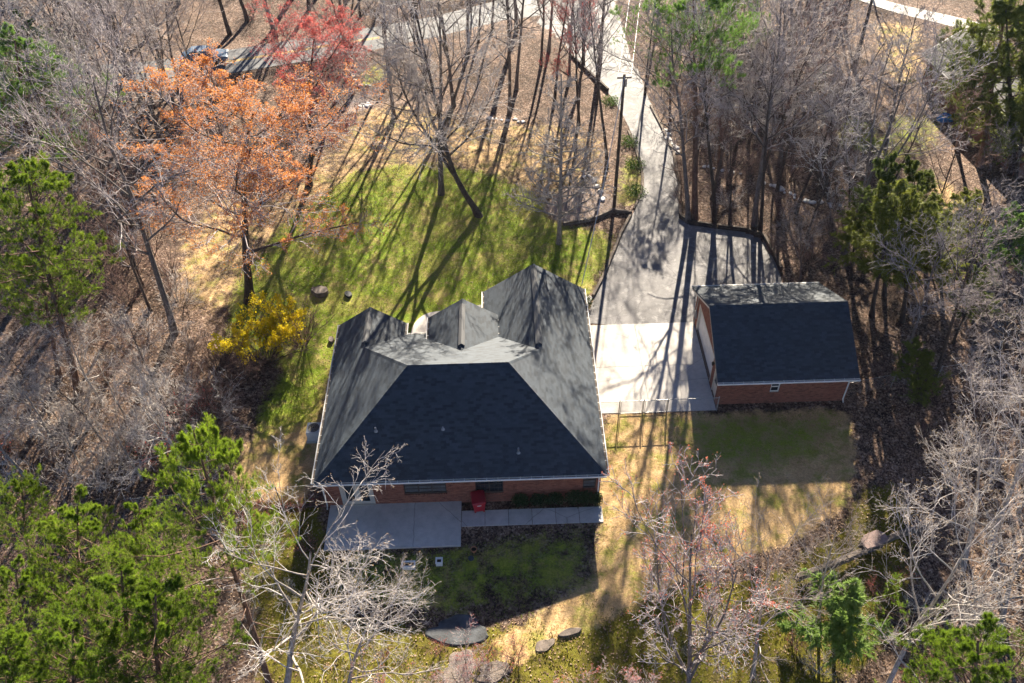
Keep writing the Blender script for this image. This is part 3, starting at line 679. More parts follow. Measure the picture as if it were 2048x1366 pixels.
# double glazed patio door
Mx = frame_mx((X0, Yw, 0), (1, 0, 0), (0, -1, 0)); u0, u1, v0, v1 = q_door; b = MB()
b.box((u0, -.02, v0), (u0+.10, .12, v1), M=Mx); b.box((u1-.10, -.02, v0), (u1, .12, v1), M=Mx); b.box((u0+.1, -.02, v1-.08), (u1-.1, .12, v1), M=Mx); b.box((u0-.02, -.09, v0-.0), (u1+.02, .1, v0+.035), M=Mx)
dr = linkw(b, 'patio_door', TANF, house); md = (u0+u1)/2
for a, e in ((u0+.102, md-.004), (md+.004, u1-.102)):
    b = MB(); b.box((a, .02, v0+.037), (a+.16, .07, v1-.082), M=Mx); b.box((e-.16, .02, v0+.037), (e, .07, v1-.082), M=Mx); b.box((a+.16, .02, v0+.037), (e-.16, .07, v0+.25), M=Mx); b.box((a+.16, .02, v1-.22), (e-.16, .07, v1-.082), M=Mx)
    b.build('door_leaf', TANF, dr); b = MB(); b.box((a+.155, .04, v0+.245), (e-.155, .052, v1-.215), M=Mx); b.build('pane', GLASS, dr)
b = MB(); b.tube([tuple(Mx @ Vector((md-.07, .02, 1.05))), tuple(Mx @ Vector((md-.07, -.05, 1.05))), tuple(Mx @ Vector((md-.19, -.05, 1.05)))], .012, 6); b.build('handle', STEEL, dr)

# ---- garage
GX0, GX1, GYr, GYf, GZE, GZR = 12.66, 20.62, 34.88, 42.58, 2.47, 4.72
ex0, ex1, eyr, eyf, yg = 12.36, 20.82, 34.42, 43.04, 38.73
gar = empty('brick_garage', (16.6, 38.7, 0)); tag(gar, 'detached red brick garage with dark gable roof and white overhead door', 'garage')
g1, g2, g3, g4, ra, rb = (ex0, eyr, GZE), (ex1, eyr, GZE), (ex1, eyf, GZE), (ex0, eyf, GZE), (ex0, yg, GZR), (ex1, yg, GZR)
b = MB(); deck(b, [g1, g2, rb, ra]); deck(b, [ra, rb, g3, g4]); groof = linkw(b, 'roof', SHINGLE, gar)
fld = MB(); singles = (300, [])
roof_plane(fld, [g1, g2, rb, ra], g1, g2, singles); roof_plane(fld, [ra, rb, g3, g4], g3, g4)
o = fld.build('shingle_field', SHINGLE, groof); o['kind'] = 'stuff'; put_singles(singles, groof)
cb = MB(); cap_line(cb, ra, rb, nrm3(g1, g2, rb), nrm3(ra, rb, g3)); o = cb.build('ridge_cap', SHINGLE, groof); o['kind'] = 'stuff'
gt = (GZR-GZE)/(yg-eyr)
gwin = gpy(1550, 777, GYr); q_gw = (float(gpy(1540, 780, GYr)[0])-GX0, float(gpy(1558, 780, GYr)[0])-GX0, float(gpy(1549, 784, GYr)[2]), float(gpy(1549, 784, GYr)[2])+0.85)
b = MB(); wall_panels(b, (GX0, GYr, 0), (1, 0, 0), (0, -1, 0), GX1-GX0, 2.62, [q_gw]); linkw(b, 'rear_wall', MORTAR, gar)
bricks(gar, (GX0, GYr, 0), (1, 0, 0), (0, -1, 0), GX1-GX0, lambda t: 2.60, [q_gw])
LW = GYf-GYr; q_gd = (GYf-41.6, GYf-36.75, 0.03, 2.25); q_md = (GYf-36.15, GYf-35.2, 0.03, 2.1)
hg = lambda t: GZE+gt*((min(GYf-t, 2*yg-(GYf-t)))-eyr)-.12
b = MB(); wall_panels(b, (GX0, GYf, 0), (0, -1, 0), (-1, 0, 0), LW, 2.58, [q_gd, q_md])
for x in (GX0, GX0+.2): b.poly([(x, GYf, 2.58), (x, GYr, 2.58), (x, yg, hg(GYf-yg))])
linkw(b, 'gable_wall', MORTAR, gar)
bricks(gar, (GX0, GYf, 0), (0, -1, 0), (-1, 0, 0), LW, hg, [q_gd, q_md])
b = MB(); wall_panels(b, (GX1, GYf, 0), (-1, 0, 0), (0, 1, 0), GX1-GX0, 2.6, []); wall_panels(b, (GX1, GYr+.2, 0), (0, 1, 0), (1, 0, 0), LW-.2, 2.58, [])
b.poly([(GX1, GYr, 2.58), (GX1, GYf, 2.58), (GX1, yg, hg(GYf-yg))]); linkw(b, 'far_wall', BRICKF, gar)
for x in (ex0+.02, ex1-.05):
    for e in (eyr, eyf):
        b = MB(); P = [(x, e, GZE-.10), (x, yg, GZR-.10), (x, yg, GZR-.26), (x, e, GZE-.26)]
        b.poly(P); b.poly([(p[0]+.03, p[1], p[2]) for p in P][::-1])
        for i in range(4): p, q_ = P[i], P[(i+1) % 4]; b.poly([p, (p[0]+.03, p[1], p[2]), (q_[0]+.03, q_[1], q_[2]), q_])
        linkw(b, 'rake_board', CREAM, gar)
b = MB(); b.box((ex0+.05, eyr+.02, GZE-.14), (ex1-.05, GYr-.012, GZE-.11)); b.box((ex0+.05, eyr+.02, GZE-.26), (ex1-.05, eyr+.04, GZE-.14)); linkw(b, 'soffit', WHITE, gar)
gutter(gar, g1, g2, (0, -1, 0)); gutter(gar, g4, g3, (0, 1, 0)); downspout(gar, (GX1-.1, eyr-.05, GZE-.1), (GX1-.14, GYr-.06, 0))
window(gar, (GX0, GYr, 0), (1, 0, 0), (0, -1, 0), q_gw, 1, WHITE, GLASS, 1, 2, sill=False)
Mx = frame_mx((GX0, GYf, 0), (0, -1, 0), (-1, 0, 0))
u0, u1, v0, v1 = q_gd; b = MB(); b.box((u0, -.015, v0), (u0+.1, .2, v1), M=Mx); b.box((u1-.1, -.015, v0), (u1, .2, v1), M=Mx); b.box((u0+.1, -.015, v1-.1), (u1-.1, .2, v1), M=Mx)
gd = linkw(b, 'garage_door', CREAM, gar); ph = (v1-.1-v0)/4
for i in range(4):
    b = MB(); z0 = v0+ph*i; b.box((u0+.1, .14, z0+.004), (u1-.1, .18, z0+ph-.004), M=Mx)
    for j in range(6): a = u0+.14+(u1-u0-.28)*j/6; b.box((a+.05, .128, z0+.08), (a+(u1-u0-.28)/6-.05, .139, z0+ph-.08), M=Mx)
    b.build('door_panel', WHITE, gd)
u0, u1, v0, v1 = q_md; b = MB(); b.box((u0, -.015, v0), (u0+.09, .1, v1), M=Mx); b.box((u1-.09, -.015, v0), (u1, .1, v1), M=Mx); b.box((u0+.09, -.015, v1-.09), (u1-.09, .1, v1), M=Mx)
mdr = linkw(b, 'side_door', CREAM, gar); b = MB(); b.box((u0+.09, .05, v0), (u1-.09, .09, v1-.09), M=Mx)
b.build('door_leaf', CREAM, mdr); b = MB(); b.box((u0+.22, .038, 1.0), (u1-.22, .049, 1.85), M=Mx); b.build('pane', GLASS, mdr); b = MB(); b.tube([tuple(Mx @ Vector((u0+.16, .05, 1.0))), tuple(Mx @ Vector((u0+.16, -.02, 1.0)))], .03, 8); b.build('handle', STEEL, mdr)
b = MB(); c = Mx @ Vector(((q_gd[1]+q_md[0])/2, -.12, 2.0)); b.tube([c+Vector((0, 0, -.16)), c+Vector((0, 0, -.14)), c+Vector((0, 0, .1)), c+Vector((0, 0, .18))], [.03, .06, .09, .01], 6); b.box((c.x+.02, c.y-.03, c.z-.05), (c.x+.12, c.y+.03, c.z+.05)); linkw(b, 'wall_lamp', BLACKP, gar)
b = MB(); p = gp(1387, 655); b.box((GX0-.14, 41.85, 0.7), (GX0-.001, 42.15, 1.25)); b.tube([(GX0-.07, 42.0, 0.7), (GX0-.07, 42.0, 0.03)], .025, 6); b.tube([(GX0-.07, 42.0, 1.25), (GX0-.07, 42.0, 2.7)], .025, 6); linkw(b, 'meter_box', STEEL, gar)

# ---- neighbouring house in the trees
na = gp(1846, 107, 2.7); nb = gp(1973, 228, 2.7); nu = (V3(nb)-V3(na)).normalized(); nn = Vector((-nu.y, nu.x, 0)); 
if nn.x < 0: nn = -nn
NL = 17.0; hw = 3.3
nh = empty('neighbour_house', (V3(na)+nu*NL/2+nn*hw)*1.0); nh.location.z = 0
tag(nh, 'grey shingled house half hidden by the dark evergreens', 'house')
def nP(s, t, z): p = V3(na)+nu*s+nn*t; return (p.x, p.y, z)
zp = 4.75
A = [nP(0, 0, 2.7), nP(NL, 0, 2.7), nP(NL, hw, zp), nP(0, hw, zp)]; Bp = [nP(0, hw, zp), nP(NL, hw, zp), nP(NL, 2*hw, 2.7), nP(0, 2*hw, 2.7)]
b = MB(); deck(b, A); deck(b, Bp); nr = linkw(b, 'roof', SHINGLE2, nh)
fld = MB(); roof_plane(fld, A, A[0], A[1], None, 0.2, 0.5); roof_plane(fld, Bp, Bp[2], Bp[3], None, 0.2, 0.5); o = fld.build('shingle_field', SHINGLE2, nr); o['kind'] = 'stuff'
b = MB(); b.prism([nP(.5, .45, 0)[:2], nP(NL-.5, .45, 0)[:2], nP(NL-.5, 2*hw-.45, 0)[:2], nP(.5, 2*hw-.45, 0)[:2]][::(1 if area([nP(.5, .45, 0)[:2], nP(NL-.5, .45, 0)[:2], nP(NL-.5, 2*hw-.45, 0)[:2]]) > 0 else -1)], -.3, 2.62); linkw(b, 'wall', BRICKF, nh)
b = MB(); b.tube([V3(nP(.03, -.03, 2.62)), V3(nP(NL, -.03, 2.62))], .07, 4); linkw(b, 'gutter', WHITE, nh)
for t_ in (0, 2*hw): b = MB(); b.tube([V3(nP(-.03, t_, 2.64)), V3(nP(-.03, hw, zp-.06))], .09, 4); linkw(b, 'rake_board', WHITE, nh)
for s in (3.0, 7.5, 12.0):
    b = MB(); p0, p1 = V3(nP(s, .44, 1.0)), V3(nP(s+1.1, .44, 2.2)); b.poly([p0, (p1.x, p1.y, p0.z), p1, (p0.x, p0.y, p1.z)]); linkw(b, 'window', GLASS, nh)

# ------------------------------------------------------------------ garden things
def box_part(name, m, parent, a, e, bev=0.0):
    b = MB(); b.box(a, e); o = b.build(name, m, parent)
    if bev: bevel(o, bev, 2)
    return o
# red wheeled bin
p = gp(958, 1021); bn = empty('wheeled_bin', (float(p[0]), float(p[1])+.15, 0.0), rad(8)); tag(bn, 'red plastic wheeled trash bin beside the rear wall', 'trash bin')
bx = bn.location.z
b = MB(); P = [(-.29, -.30, .1), (.29, -.30, .1), (.29, .27, .1), (-.29, .27, .1), (-.36, -.40, 1.0), (.36, -.40, 1.0), (.36, .36, 1.0), (-.36, .36, 1.0)]; b.v = P; b.f = [[0, 3, 2, 1], [4, 5, 6, 7], [0, 1, 5, 4], [1, 2, 6, 5], [2, 3, 7, 6], [3, 0, 4, 7]]; b.t = [.5]*6
bevel(b.build('body', REDPL, bn), .04, 3); box_part('rim', REDPL, bn, (-.39, -.43, .97), (.39, .38, 1.01), .015)
b = MB(); P = [(-.39, -.45, 1.012), (.39, -.45, 1.012), (.39, .42, 1.012), (-.39, .42, 1.012), (-.34, -.40, 1.07), (.34, -.40, 1.07), (.34, .38, 1.14), (-.34, .38, 1.14)]; b.v = P; b.f = [[0, 3, 2, 1], [4, 5, 6, 7], [0, 1, 5, 4], [1, 2, 6, 5], [2, 3, 7, 6], [3, 0, 4, 7]]; b.t = [.5]*6
bevel(b.build('lid', REDLID, bn), .03, 3)
for s in (-1, 1):
    b = MB(); b.tube([(s*.27, .30, .14), (s*.36, .30, .14)], .14, 14); b.build('wheel', BLACKP, bn)
b = MB(); b.tube([(-.3, .40, .98), (-.3, .50, .98), (.3, .50, .98), (.3, .40, .98)], .018, 6); b.build('handle', REDPL, bn)
b = MB(); b.poly([(-.12, -.383, .72), (.12, -.383, .72), (.12, -.388, .80), (-.12, -.388, .80)]); b.build('sticker', WHITE, bn)
b = MB(); b.box((-.28, -.32, 0), (-.2, -.2, .11)); b.box((.2, -.32, 0), (.28, -.2, .11)); b.build('foot', REDPL, bn)
# planters, pot, disc
def planter(px, py, lx, ly, label):
    p = gp(px, py); e = empty('planter', (float(p[0]), float(p[1]), 0)); tag(e, label, 'planter'); h = .28; t = .05
    b = MB(); b.box((-lx/2, -ly/2, 0), (lx/2, -ly/2+t, h)); b.box((-lx/2, ly/2-t, 0), (lx/2, ly/2, h)); b.box((-lx/2, -ly/2+t, 0), (-lx/2+t, ly/2-t, h)); b.box((lx/2-t, -ly/2+t, 0), (lx/2, ly/2-t, h)); b.build('trough', WHITE, e)
    b = MB(); b.box((-lx/2-.02, -ly/2-.02, h+.001), (lx/2+.02, -ly/2+t+.01, h+.04)); b.box((-lx/2-.02, ly/2-t-.01, h+.001), (lx/2+.02, ly/2+.02, h+.04)); b.box((-lx/2-.02, -ly/2+t+.011, h+.001), (-lx/2+t+.01, ly/2-t-.011, h+.04)); b.box((lx/2-t-.01, -ly/2+t+.011, h+.001), (lx/2+.02, ly/2-t-.011, h+.04)); b.build('rim', WHITE, e)
    b = MB(); b.box((-lx/2+t, -ly/2+t, .02), (lx/2-t, ly/2-t, h-.07)); b.build('soil', SOIL, e); return e
planter(818, 1134, .68, .34, 'long white rectangular planter box on the shaded rear lawn'); planter(879, 1127, .34, .34, 'small square white planter box on the shaded rear lawn')
p = gp(948, 1103); e = empty('flower_pot', (float(p[0]), float(p[1]), 0)); tag(e, 'round terracotta flower pot on the shaded grass below the patio', 'flower pot')
b = MB(); k = 20; prof = [(.10, 0), (.155, .22), (.175, .22), (.175, .27), (.145, .27), (.14, .20)]
for i in range(k):
    a0, a1 = 2*math.pi*i/k, 2*math.pi*(i+1)/k
    for (r0, z0), (r1, z1) in zip(prof[:-1], prof[1:]): b.poly([(r0*math.cos(a0), r0*math.sin(a0), z0), (r0*math.cos(a1), r0*math.sin(a1), z0), (r1*math.cos(a1), r1*math.sin(a1), z1), (r1*math.cos(a0), r1*math.sin(a0), z1)])
b.build('pot', TERRA, e); b = MB(); b.tube([(0, 0, .01), (0, 0, .19)], [.095, .139], 16); b.build('soil', SOIL, e)
p = gp(942, 1117); b = MB(); b.tube([(0, 0, -.02), (0, 0, .035), (0, 0, .05)], [.16, .16, .14], 14); tag(b.build('stepping_stone', ROCKD, None, False, (float(p[0]), float(p[1]), 0)), 'small dark round stepping stone near the terracotta pot', 'stepping stone')
# air conditioner at the left wall
p = gp(632, 880); ac = empty('air_conditioner', (-11.7, float(p[1])+.25, 0)); tag(ac, 'pale metal air conditioner unit against the left side of the house', 'air conditioner')
box_part('casing', ACM, ac, (-.42, -.42, .08), (.42, .42, .86), .03); box_part('base', CONCO, ac, (-.5, -.5, -.03), (.5, .5, .079))
b = MB(); b.tube([(0, 0, .861), (0, 0, .885)], [.34, .32], 24); b.build('fan_grille', BLACKP, ac); b = MB()
for r in (.1, .18, .26, .33): b.tube([(r*math.cos(t*math.pi/10), r*math.sin(t*math.pi/10), .895) for t in range(21)], .008, 4, False)
b.build('guard_ring', STEEL, ac)
# chain link fence with a double gate
def chain_fence(label, pa, pb, posts, h=1.2, gates=(), cat='fence', step=0.12):
    a = Vector((pa[0], pa[1], 0)); d = Vector((pb[0]-pa[0], pb[1]-pa[1], 0)); L = d.length; ang = math.atan2(d.y, d.x)
    zb = float(gz(pa[0], pa[1])); e = empty('chain_link_fence', (a.x, a.y, zb), ang); tag(e, label, cat)
    pm = MB(); pm.tube([(0, 0, -.3), (0, 0, h+.06)], .035, 8); pm.tube([(0, 0, h+.06), (0, 0, h+.11)], [.045, .012], 8); pme = pm.mesh('post', STEEL)
    for s in posts: o = link('post', pme, e, (s*L, 0, float(gz(*(a+d*s).xy))-zb))
    segs = [(posts[i]*L, posts[i+1]*L) for i in range(len(posts)-1)]
    for i, (s0, s1) in enumerate(segs):
        g0 = float(gz(*(a+d*(s0/L)).xy))-zb; g1 = float(gz(*(a+d*(s1/L)).xy))-zb; P = lambda s, z: (s, 0, z+g0+(g1-g0)*(s-s0)/(s1-s0))
        isg = i in gates; par = e
        if isg: s0 += .07; s1 -= .05
        b = MB(); b.tube([P(s0, h), P(s1, h)], .024 if gates else .011, 6)
        if isg: b.tube([P(s0, .1), P(s1, .1)], .02, 6); b.tube([P(s0+.02, .1), P(s0+.02, h)], .02, 6); b.tube([P(s1-.02, .1), P(s1-.02, h)], .02, 6)
        fr = b.build('gate_frame' if isg else 'top_rail', STEEL, e)
        wv = MB(); x = s0-h
        while x < s1:
            for sg in (1, -1):
                t0, t1 = max(0.05, (s0-x)), min(h-.02, s1-x)
                if sg == 1 and t1 > t0: wv.tube([P(x+t0, t0), P(x+t1, t1)], .003, 3, False)
                if sg == -1 and t1 > t0: wv.tube([P(x+t0, h-t0), P(x+t1, h-t1)], .003, 3, False)
            x += step
        o = wv.build('wire_mesh', STEEL, fr); o['kind'] = 'stuff'
    return e
chain_fence('chain link fence with double gate between house and garage', (X1+.05, 34.28), (GX0-.03, 34.36), [0, .225, .415, .605, 1], gates=(1, 2))
pa = gp(318, 1010); pb = gp(632, 996); chain_fence('thin chain link fence left of the house above the red shrubs', (-21.0, 28.3), (X0-.1, 28.9), [0, .25, .5, .75, 1], step=.25)
pa = gp(1725, 792); pb = gp(1905, 780); chain_fence('chain link fence running into the woods right of the garage', (GX1+.1, 35.2), (29.5, 36.2), [0, .33, .66, 1], step=.25)
# utility pole and wires
pp = gp(1228, 415); ph_ = 11.0; lo, hi = 5.0, 20.0
for _ in range(40):
    ph_ = (lo+hi)/2
    if pj((pp[0], pp[1], ph_))[1] > 149: lo = ph_
    else: hi = ph_
e = empty('utility_pole', (float(pp[0]), float(pp[1]), 0)); tag(e, 'slim dark wooden utility pole left of the driveway', 'utility pole')
b = MB(); b.tube([(0, 0, -.5), (0, 0, ph_)], [.15, .10], 10); b.build('pole', TIMBERD, e); b = MB(); b.tube([(.14, 0, ph_-.9), (.14, 0, ph_-.3)], .09, 10); b.build('transformer', STEEL, e); b = MB(); b.box((-.5, -.05, ph_-.25), (.5, -.12, ph_-.15)); b.build('crossarm', TIMBERD, e)
def wire(label, A, B, sag, r=.022):
    A = V3(A); B = V3(B); b = MB(); b.tube([A.lerp(B, t/24)-Vector((0, 0, 4*sag*(t/24)*(1-t/24))) for t in range(25)], r, 5); tag(b.build('overhead_wire', WIREM), label, 'wire', 'overhead wires from the utility pole')
top = (pp[0], pp[1], ph_)
wire('pale service cable sagging from the pole to the house corner', (top[0], top[1]-.13, top[2]-.1), (xR-.1, yrf-.05, 3.0), .6, .03)
far = gp(1272, -30, 10.5); wire('left overhead wire running from the pole up to the street', (top[0]-.45, top[1]-.08, ph_-.1), (far[0]-.4, far[1], 10.5), .5); wire('right overhead wire running from the pole up to the street', (top[0]+.45, top[1]-.08, ph_-.1), (far[0]+.5, far[1], 10.5), .5)
# timber edging
def timbers(pts, label, h=0.22, wdt=0.2, m=TIMBER, blen=2.4, courses=1):
    P = [gp(*q) for q in pts]; e = empty('timber_edging', (float(P[0][0]), float(P[0][1]), 0)); tag(e, label, 'retaining edge')
    for c in range(courses):
        for i in range(len(P)-1):
            d = P[i+1]-P[i]; L = float(np.linalg.norm(d)); k = max(1, round(L/blen)); ang = math.atan2(d[1], d[0])
            for j in range(k):
                s = P[i]+d*(j/k); l = L/k; b = MB(); b.box((0.012, -wdt/2, 0), (l-.012, wdt/2, h-.004)); o = b.build('timber', m, e)
                o.location = (float(s[0]-P[0][0]), float(s[1]-P[0][1]), c*h-.03+random.uniform(-.01, .01)); o.rotation_euler = (0, 0, ang+random.uniform(-.012, .012)); bevel(o, .02, 1)
timbers([(1186, 593), (1211, 545), (1243, 466), (1262, 429)], 'straight weathered timber edging between lawn and driveway')
timbers([(1126, 451), (1187, 440), (1226, 423), (1264, 428)], 'low dark timber wall around the gravel bed by the utility pole', .16, .2, TIMBER, 2.0, 2)
timbers([(1268, 418), (1284, 383), (1284, 345), (1272, 300), (1256, 262)], 'curving timber edging on the left of the upper driveway', .15, .16)
timbers([(1359, 434), (1378, 448), (1434, 456), (1492, 463), (1527, 475), (1545, 508), (1562, 542)], 'dark timber retaining wall round the driveway turnaround', .2, .22, TIMBERD, 2.4, 2)
timbers([(1301, 212), (1322, 252), (1347, 307), (1358, 370), (1360, 430)], 'timber edging along the right side of the driveway', .2, .2)
timbers([(1142, 114), (1180, 150), (1216, 184)], 'mossy dark timber wall left of the driveway near the street', .2, .22, TIMBERD, 2.4, 2)
timbers([(1590, 1160), (1640, 1142), (1690, 1122), (1722, 1107), (1790, 1075), (1850, 1055)], 'long weathered timber wall on the slope below the dry lawn', .22, .26, TIMBER, 2.4, 2)
timbers([(430, 1026), (500, 1020), (560, 1015), (640, 1012)], 'dark low timber edge among red shrubs left of the patio', .2, .2, TIMBERD)
# stone box on the timber wall
p = gp(1742, 1096); e = empty('stone_bench', (float(p[0]), float(p[1])+.1, 0), rad(20)); tag(e, 'plum coloured flagstone topped block beside the timber wall', 'stone block')
box_part('base', ROCKD, e, (-.58, -.28, -.1), (.58, .28, .62), .02)
b = MB(); b.prism([(-.72, -.36), (-.1, -.42), (.70, -.34), (.76, .1), (.5, .42), (-.35, .40), (-.75, .15)], .621, .72); bevel(b.build('top_slab', SLABTOP, e), .02, 1)
# rocks
def rock(name, poly_px, h, m, label, seed, cat='rock', group=None):
    P = G2(poly_px); c = P.mean(0); r = np.random.default_rng(seed); P = smoothpoly(P, 1)-c; P = smoothpoly(P*(1+r.normal(0, .11, (len(P), 1))), 1); n = len(P); b = MB(); rings = []
    if area(P) < 0: P = P[::-1]
    for f, z in ((1.05, -.12), (1.0, h*.6), (.95, h)):
        rings.append([(x*f*(1+r.normal(0, .012)), y*f*(1+r.normal(0, .012)), z+r.normal(0, h*.08)) for x, y in P])
    b.v = [p for q in rings for p in q]
    for i in range(len(rings)-1):
        for j in range(n): b.f.append([i*n+j, i*n+(j+1) % n, (i+1)*n+(j+1) % n, (i+1)*n+j])
    b.f.append([(len(rings)-1)*n+j for j in range(n)])
    b.t = [.5]*len(b.f); o = b.build(name, m, None, False, (float(c[0]), float(c[1]), float(gz(c[0], c[1])))); tag(o, label, cat, group); return o
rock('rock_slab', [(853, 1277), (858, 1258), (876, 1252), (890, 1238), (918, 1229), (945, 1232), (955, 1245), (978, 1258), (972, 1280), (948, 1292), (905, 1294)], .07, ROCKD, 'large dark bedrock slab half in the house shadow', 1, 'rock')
rock('rock_slab', [(886, 1366), (884, 1346), (896, 1322), (912, 1304), (944, 1300), (950, 1326), (946, 1350), (930, 1372), (905, 1385)], .06, ROCK, 'brown rock slab directly below the dark bedrock slab', 2)
rock('rock_slab', [(955, 1366), (954, 1340), (975, 1325), (1000, 1318), (1022, 1326), (1015, 1346), (990, 1372)], .07, ROCK, 'pale edged rock slab right of the brown slab at the bottom', 3)
rock('rock_slab', [(1068, 1300), (1072, 1286), (1096, 1278), (1112, 1276), (1108, 1292), (1090, 1306)], .06, ROCK, 'small plum brown rock slab on the dry grass', 4)
rock('rock_slab', [(1112, 1272), (1130, 1258), (1160, 1256), (1162, 1266), (1135, 1275)], .12, ROCK, 'narrow rock outcrop reaching under the red budded tree', 5)
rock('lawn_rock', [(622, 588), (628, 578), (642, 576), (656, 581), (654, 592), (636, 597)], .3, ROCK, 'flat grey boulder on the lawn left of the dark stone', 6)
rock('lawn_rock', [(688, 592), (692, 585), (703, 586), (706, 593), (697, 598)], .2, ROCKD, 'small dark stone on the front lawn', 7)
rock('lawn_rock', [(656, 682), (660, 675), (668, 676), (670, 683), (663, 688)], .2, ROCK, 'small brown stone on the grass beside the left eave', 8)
# rows of pale stones
def stone_row(pts, label, per_m=2.2, sz=.22, seed=1):
    r = np.random.default_rng(seed); P = [gp(*q) for q in pts]; e = empty('stone_row', (float(P[0][0]), float(P[0][1]), 0)); tag(e, label, 'stone edging'); mes = []
    for k in range(4):
        b = MB(); pts_ = []
        for z, f in ((-.08, .8), (.05, 1), (.14, .8), (.17, .35)): pts_.append([(f*math.cos(t*math.pi/3)*r.uniform(.8, 1.15), f*math.sin(t*math.pi/3)*r.uniform(.6, .9), z/.2*1.0) for t in range(6)])
        b.v = [p for q in pts_ for p in q]
        for i in range(3):
            for j in range(6): b.f.append([i*6+j, i*6+(j+1) % 6, (i+1)*6+(j+1) % 6, (i+1)*6+j])
        b.f.append([18+j for j in range(6)]); b.t = [.5]*len(b.f); mes.append(b.mesh('stone', STONEW))
    for i in range(len(P)-1):
        d = P[i+1]-P[i]; L = float(np.linalg.norm(d)); k = max(1, int(L*per_m))
        for j in range(k):
            s = P[i]+d*((j+r.random()*.7)/k)+r.normal(0, .12, 3)*np.array([1, 1, 0]); o = link('stone', mes[r.integers(4)], e, (float(s[0]-P[0][0]), float(s[1]-P[0][1]), float(gz(s[0], s[1])))); f = sz*r.uniform(.6, 1.4); o.scale = (f*1.2, f, f*.7); o.rotation_euler = (0, 0, r.uniform(0, 6.28))
stone_row([(1406, 329), (1445, 337), (1483, 344)], 'row of pale stones in the woods right of the driveway', 3)
stone_row([(1530, 364), (1560, 378), (1590, 392), (1618, 402), (1650, 406), (1682, 409)], 'longer line of pale stones running through the right woods', 3, .2, 2)
stone_row([(1327, 258), (1340, 282), (1356, 306)], 'bright pale rubble beside the right driveway edging', 4, .22, 3)
stone_row([(976, 234), (1000, 238), (1030, 243), (1060, 247)], 'pale stone row across the leaf covered bank above the lawn', 2.6, .22, 4)
stone_row([(700, 128), (704, 145), (720, 156), (742, 160)], 'curved pale stone edging round a grass patch near the street', 3, .2, 5)
stone_row([(712, 200), (728, 190), (740, 205), (722, 215)], 'scatter of pale rubble below the curved stone edging', 4, .22, 6)
stone_row([(1142, 350), (1160, 352), (1176, 355), (1188, 362), (1212, 405)], 'white stones round the gravel bed', 1.4, .25, 7)
stone_row([(1890, 440), (1940, 455), (1990, 480)], 'pale stone line at the far right beside the red shrub', 2, .2, 8)
# parked car on the street
ca_, cb_ = gp(376, 128), gp(450, 121); cc = (ca_+cb_)/2; d = cb_-ca_; ang = math.atan2(d[1], d[0])
car = empty('parked_car', (float(cc[0]), float(cc[1]), 0.01), ang); tag(car, 'blue grey car on the street behind the bare trees', 'car')
def loft(prof, y0, y1, inset=0.0):
    b = MB(); n = len(prof); L = [(x, y0+inset*max(0, z-.85)*.9, z) for x, z in prof]; R_ = [(x, y1-inset*max(0, z-.85)*.9, z) for x, z in prof]
    b.v = L+R_; b.f = [[i, (i+1) % n, n+(i+1) % n, n+i] for i in range(n)]+[list(range(n))[::-1], [n+i for i in range(n)]]; b.t = [.5]*len(b.f); return b
o = loft([(-2.25, .3), (2.2, .3), (2.3, .6), (2.2, .78), (1.2, .92), (-1.9, .98), (-2.3, .85)], -.88, .88).build('body', CARP, car); bevel(o, .08, 3)
o = loft([(-1.95, .965), (1.05, .90), (.35, 1.42), (-.1, 1.48), (-1.1, 1.46)], -.80, .80, .32).build('cabin', GLASS, car); bevel(o, .05, 2)
o = loft([(.30, 1.43), (-.1, 1.50), (-1.12, 1.48), (-1.2, 1.44)], -.66, .66).build('roof_panel', CARP, car); bevel(o, .02, 2)
for x in (-1.4, 1.42):
    for y in (-.80, .80):
        b = MB(); b.tube([(x, y-.1, .33), (x, y+.1, .33)], .33, 18); w_ = b.build('wheel', BLACKP, car); b = MB(); b.tube([(x, y-.105, .33), (x, y+.105, .33)], .19, 12); b.build('rim', STEEL, w_)
for y in (-.6, .6): box_part('headlight', WHITE, car, (2.17, y-.18, .60), (2.29, y+.18, .74), .02); box_part('tail_light', REDPL, car, (-2.31, y-.18, .68), (-2.22, y+.18, .84), .02)
# blue tarp heap by the neighbour
p = gp(1890, 237); b = MB(); r = np.random.default_rng(3); ring = 12
for z, f in ((-.1, 1), (.3, .95), (.55, .6), (.62, .15)):
    b.v += [(.7*f*math.cos(t*2*math.pi/ring)*r.uniform(.8, 1.2), .5*f*math.sin(t*2*math.pi/ring)*r.uniform(.8, 1.2), z*r.uniform(.85, 1.15)) for t in range(ring)]
for i in range(3):
    for j in range(ring): b.f.append([i*ring+j, i*ring+(j+1) % ring, (i+1)*ring+(j+1) % ring, (i+1)*ring+j])
b.f.append([3*ring+j for j in range(ring)]); b.t = [.5]*len(b.f)
tag(b.build('tarp_bundle', BLUET, None, False, (float(p[0]), float(p[1]), float(gz(p[0], p[1])))), 'bright blue tarp bundle on the grass by the neighbouring house', 'tarp')

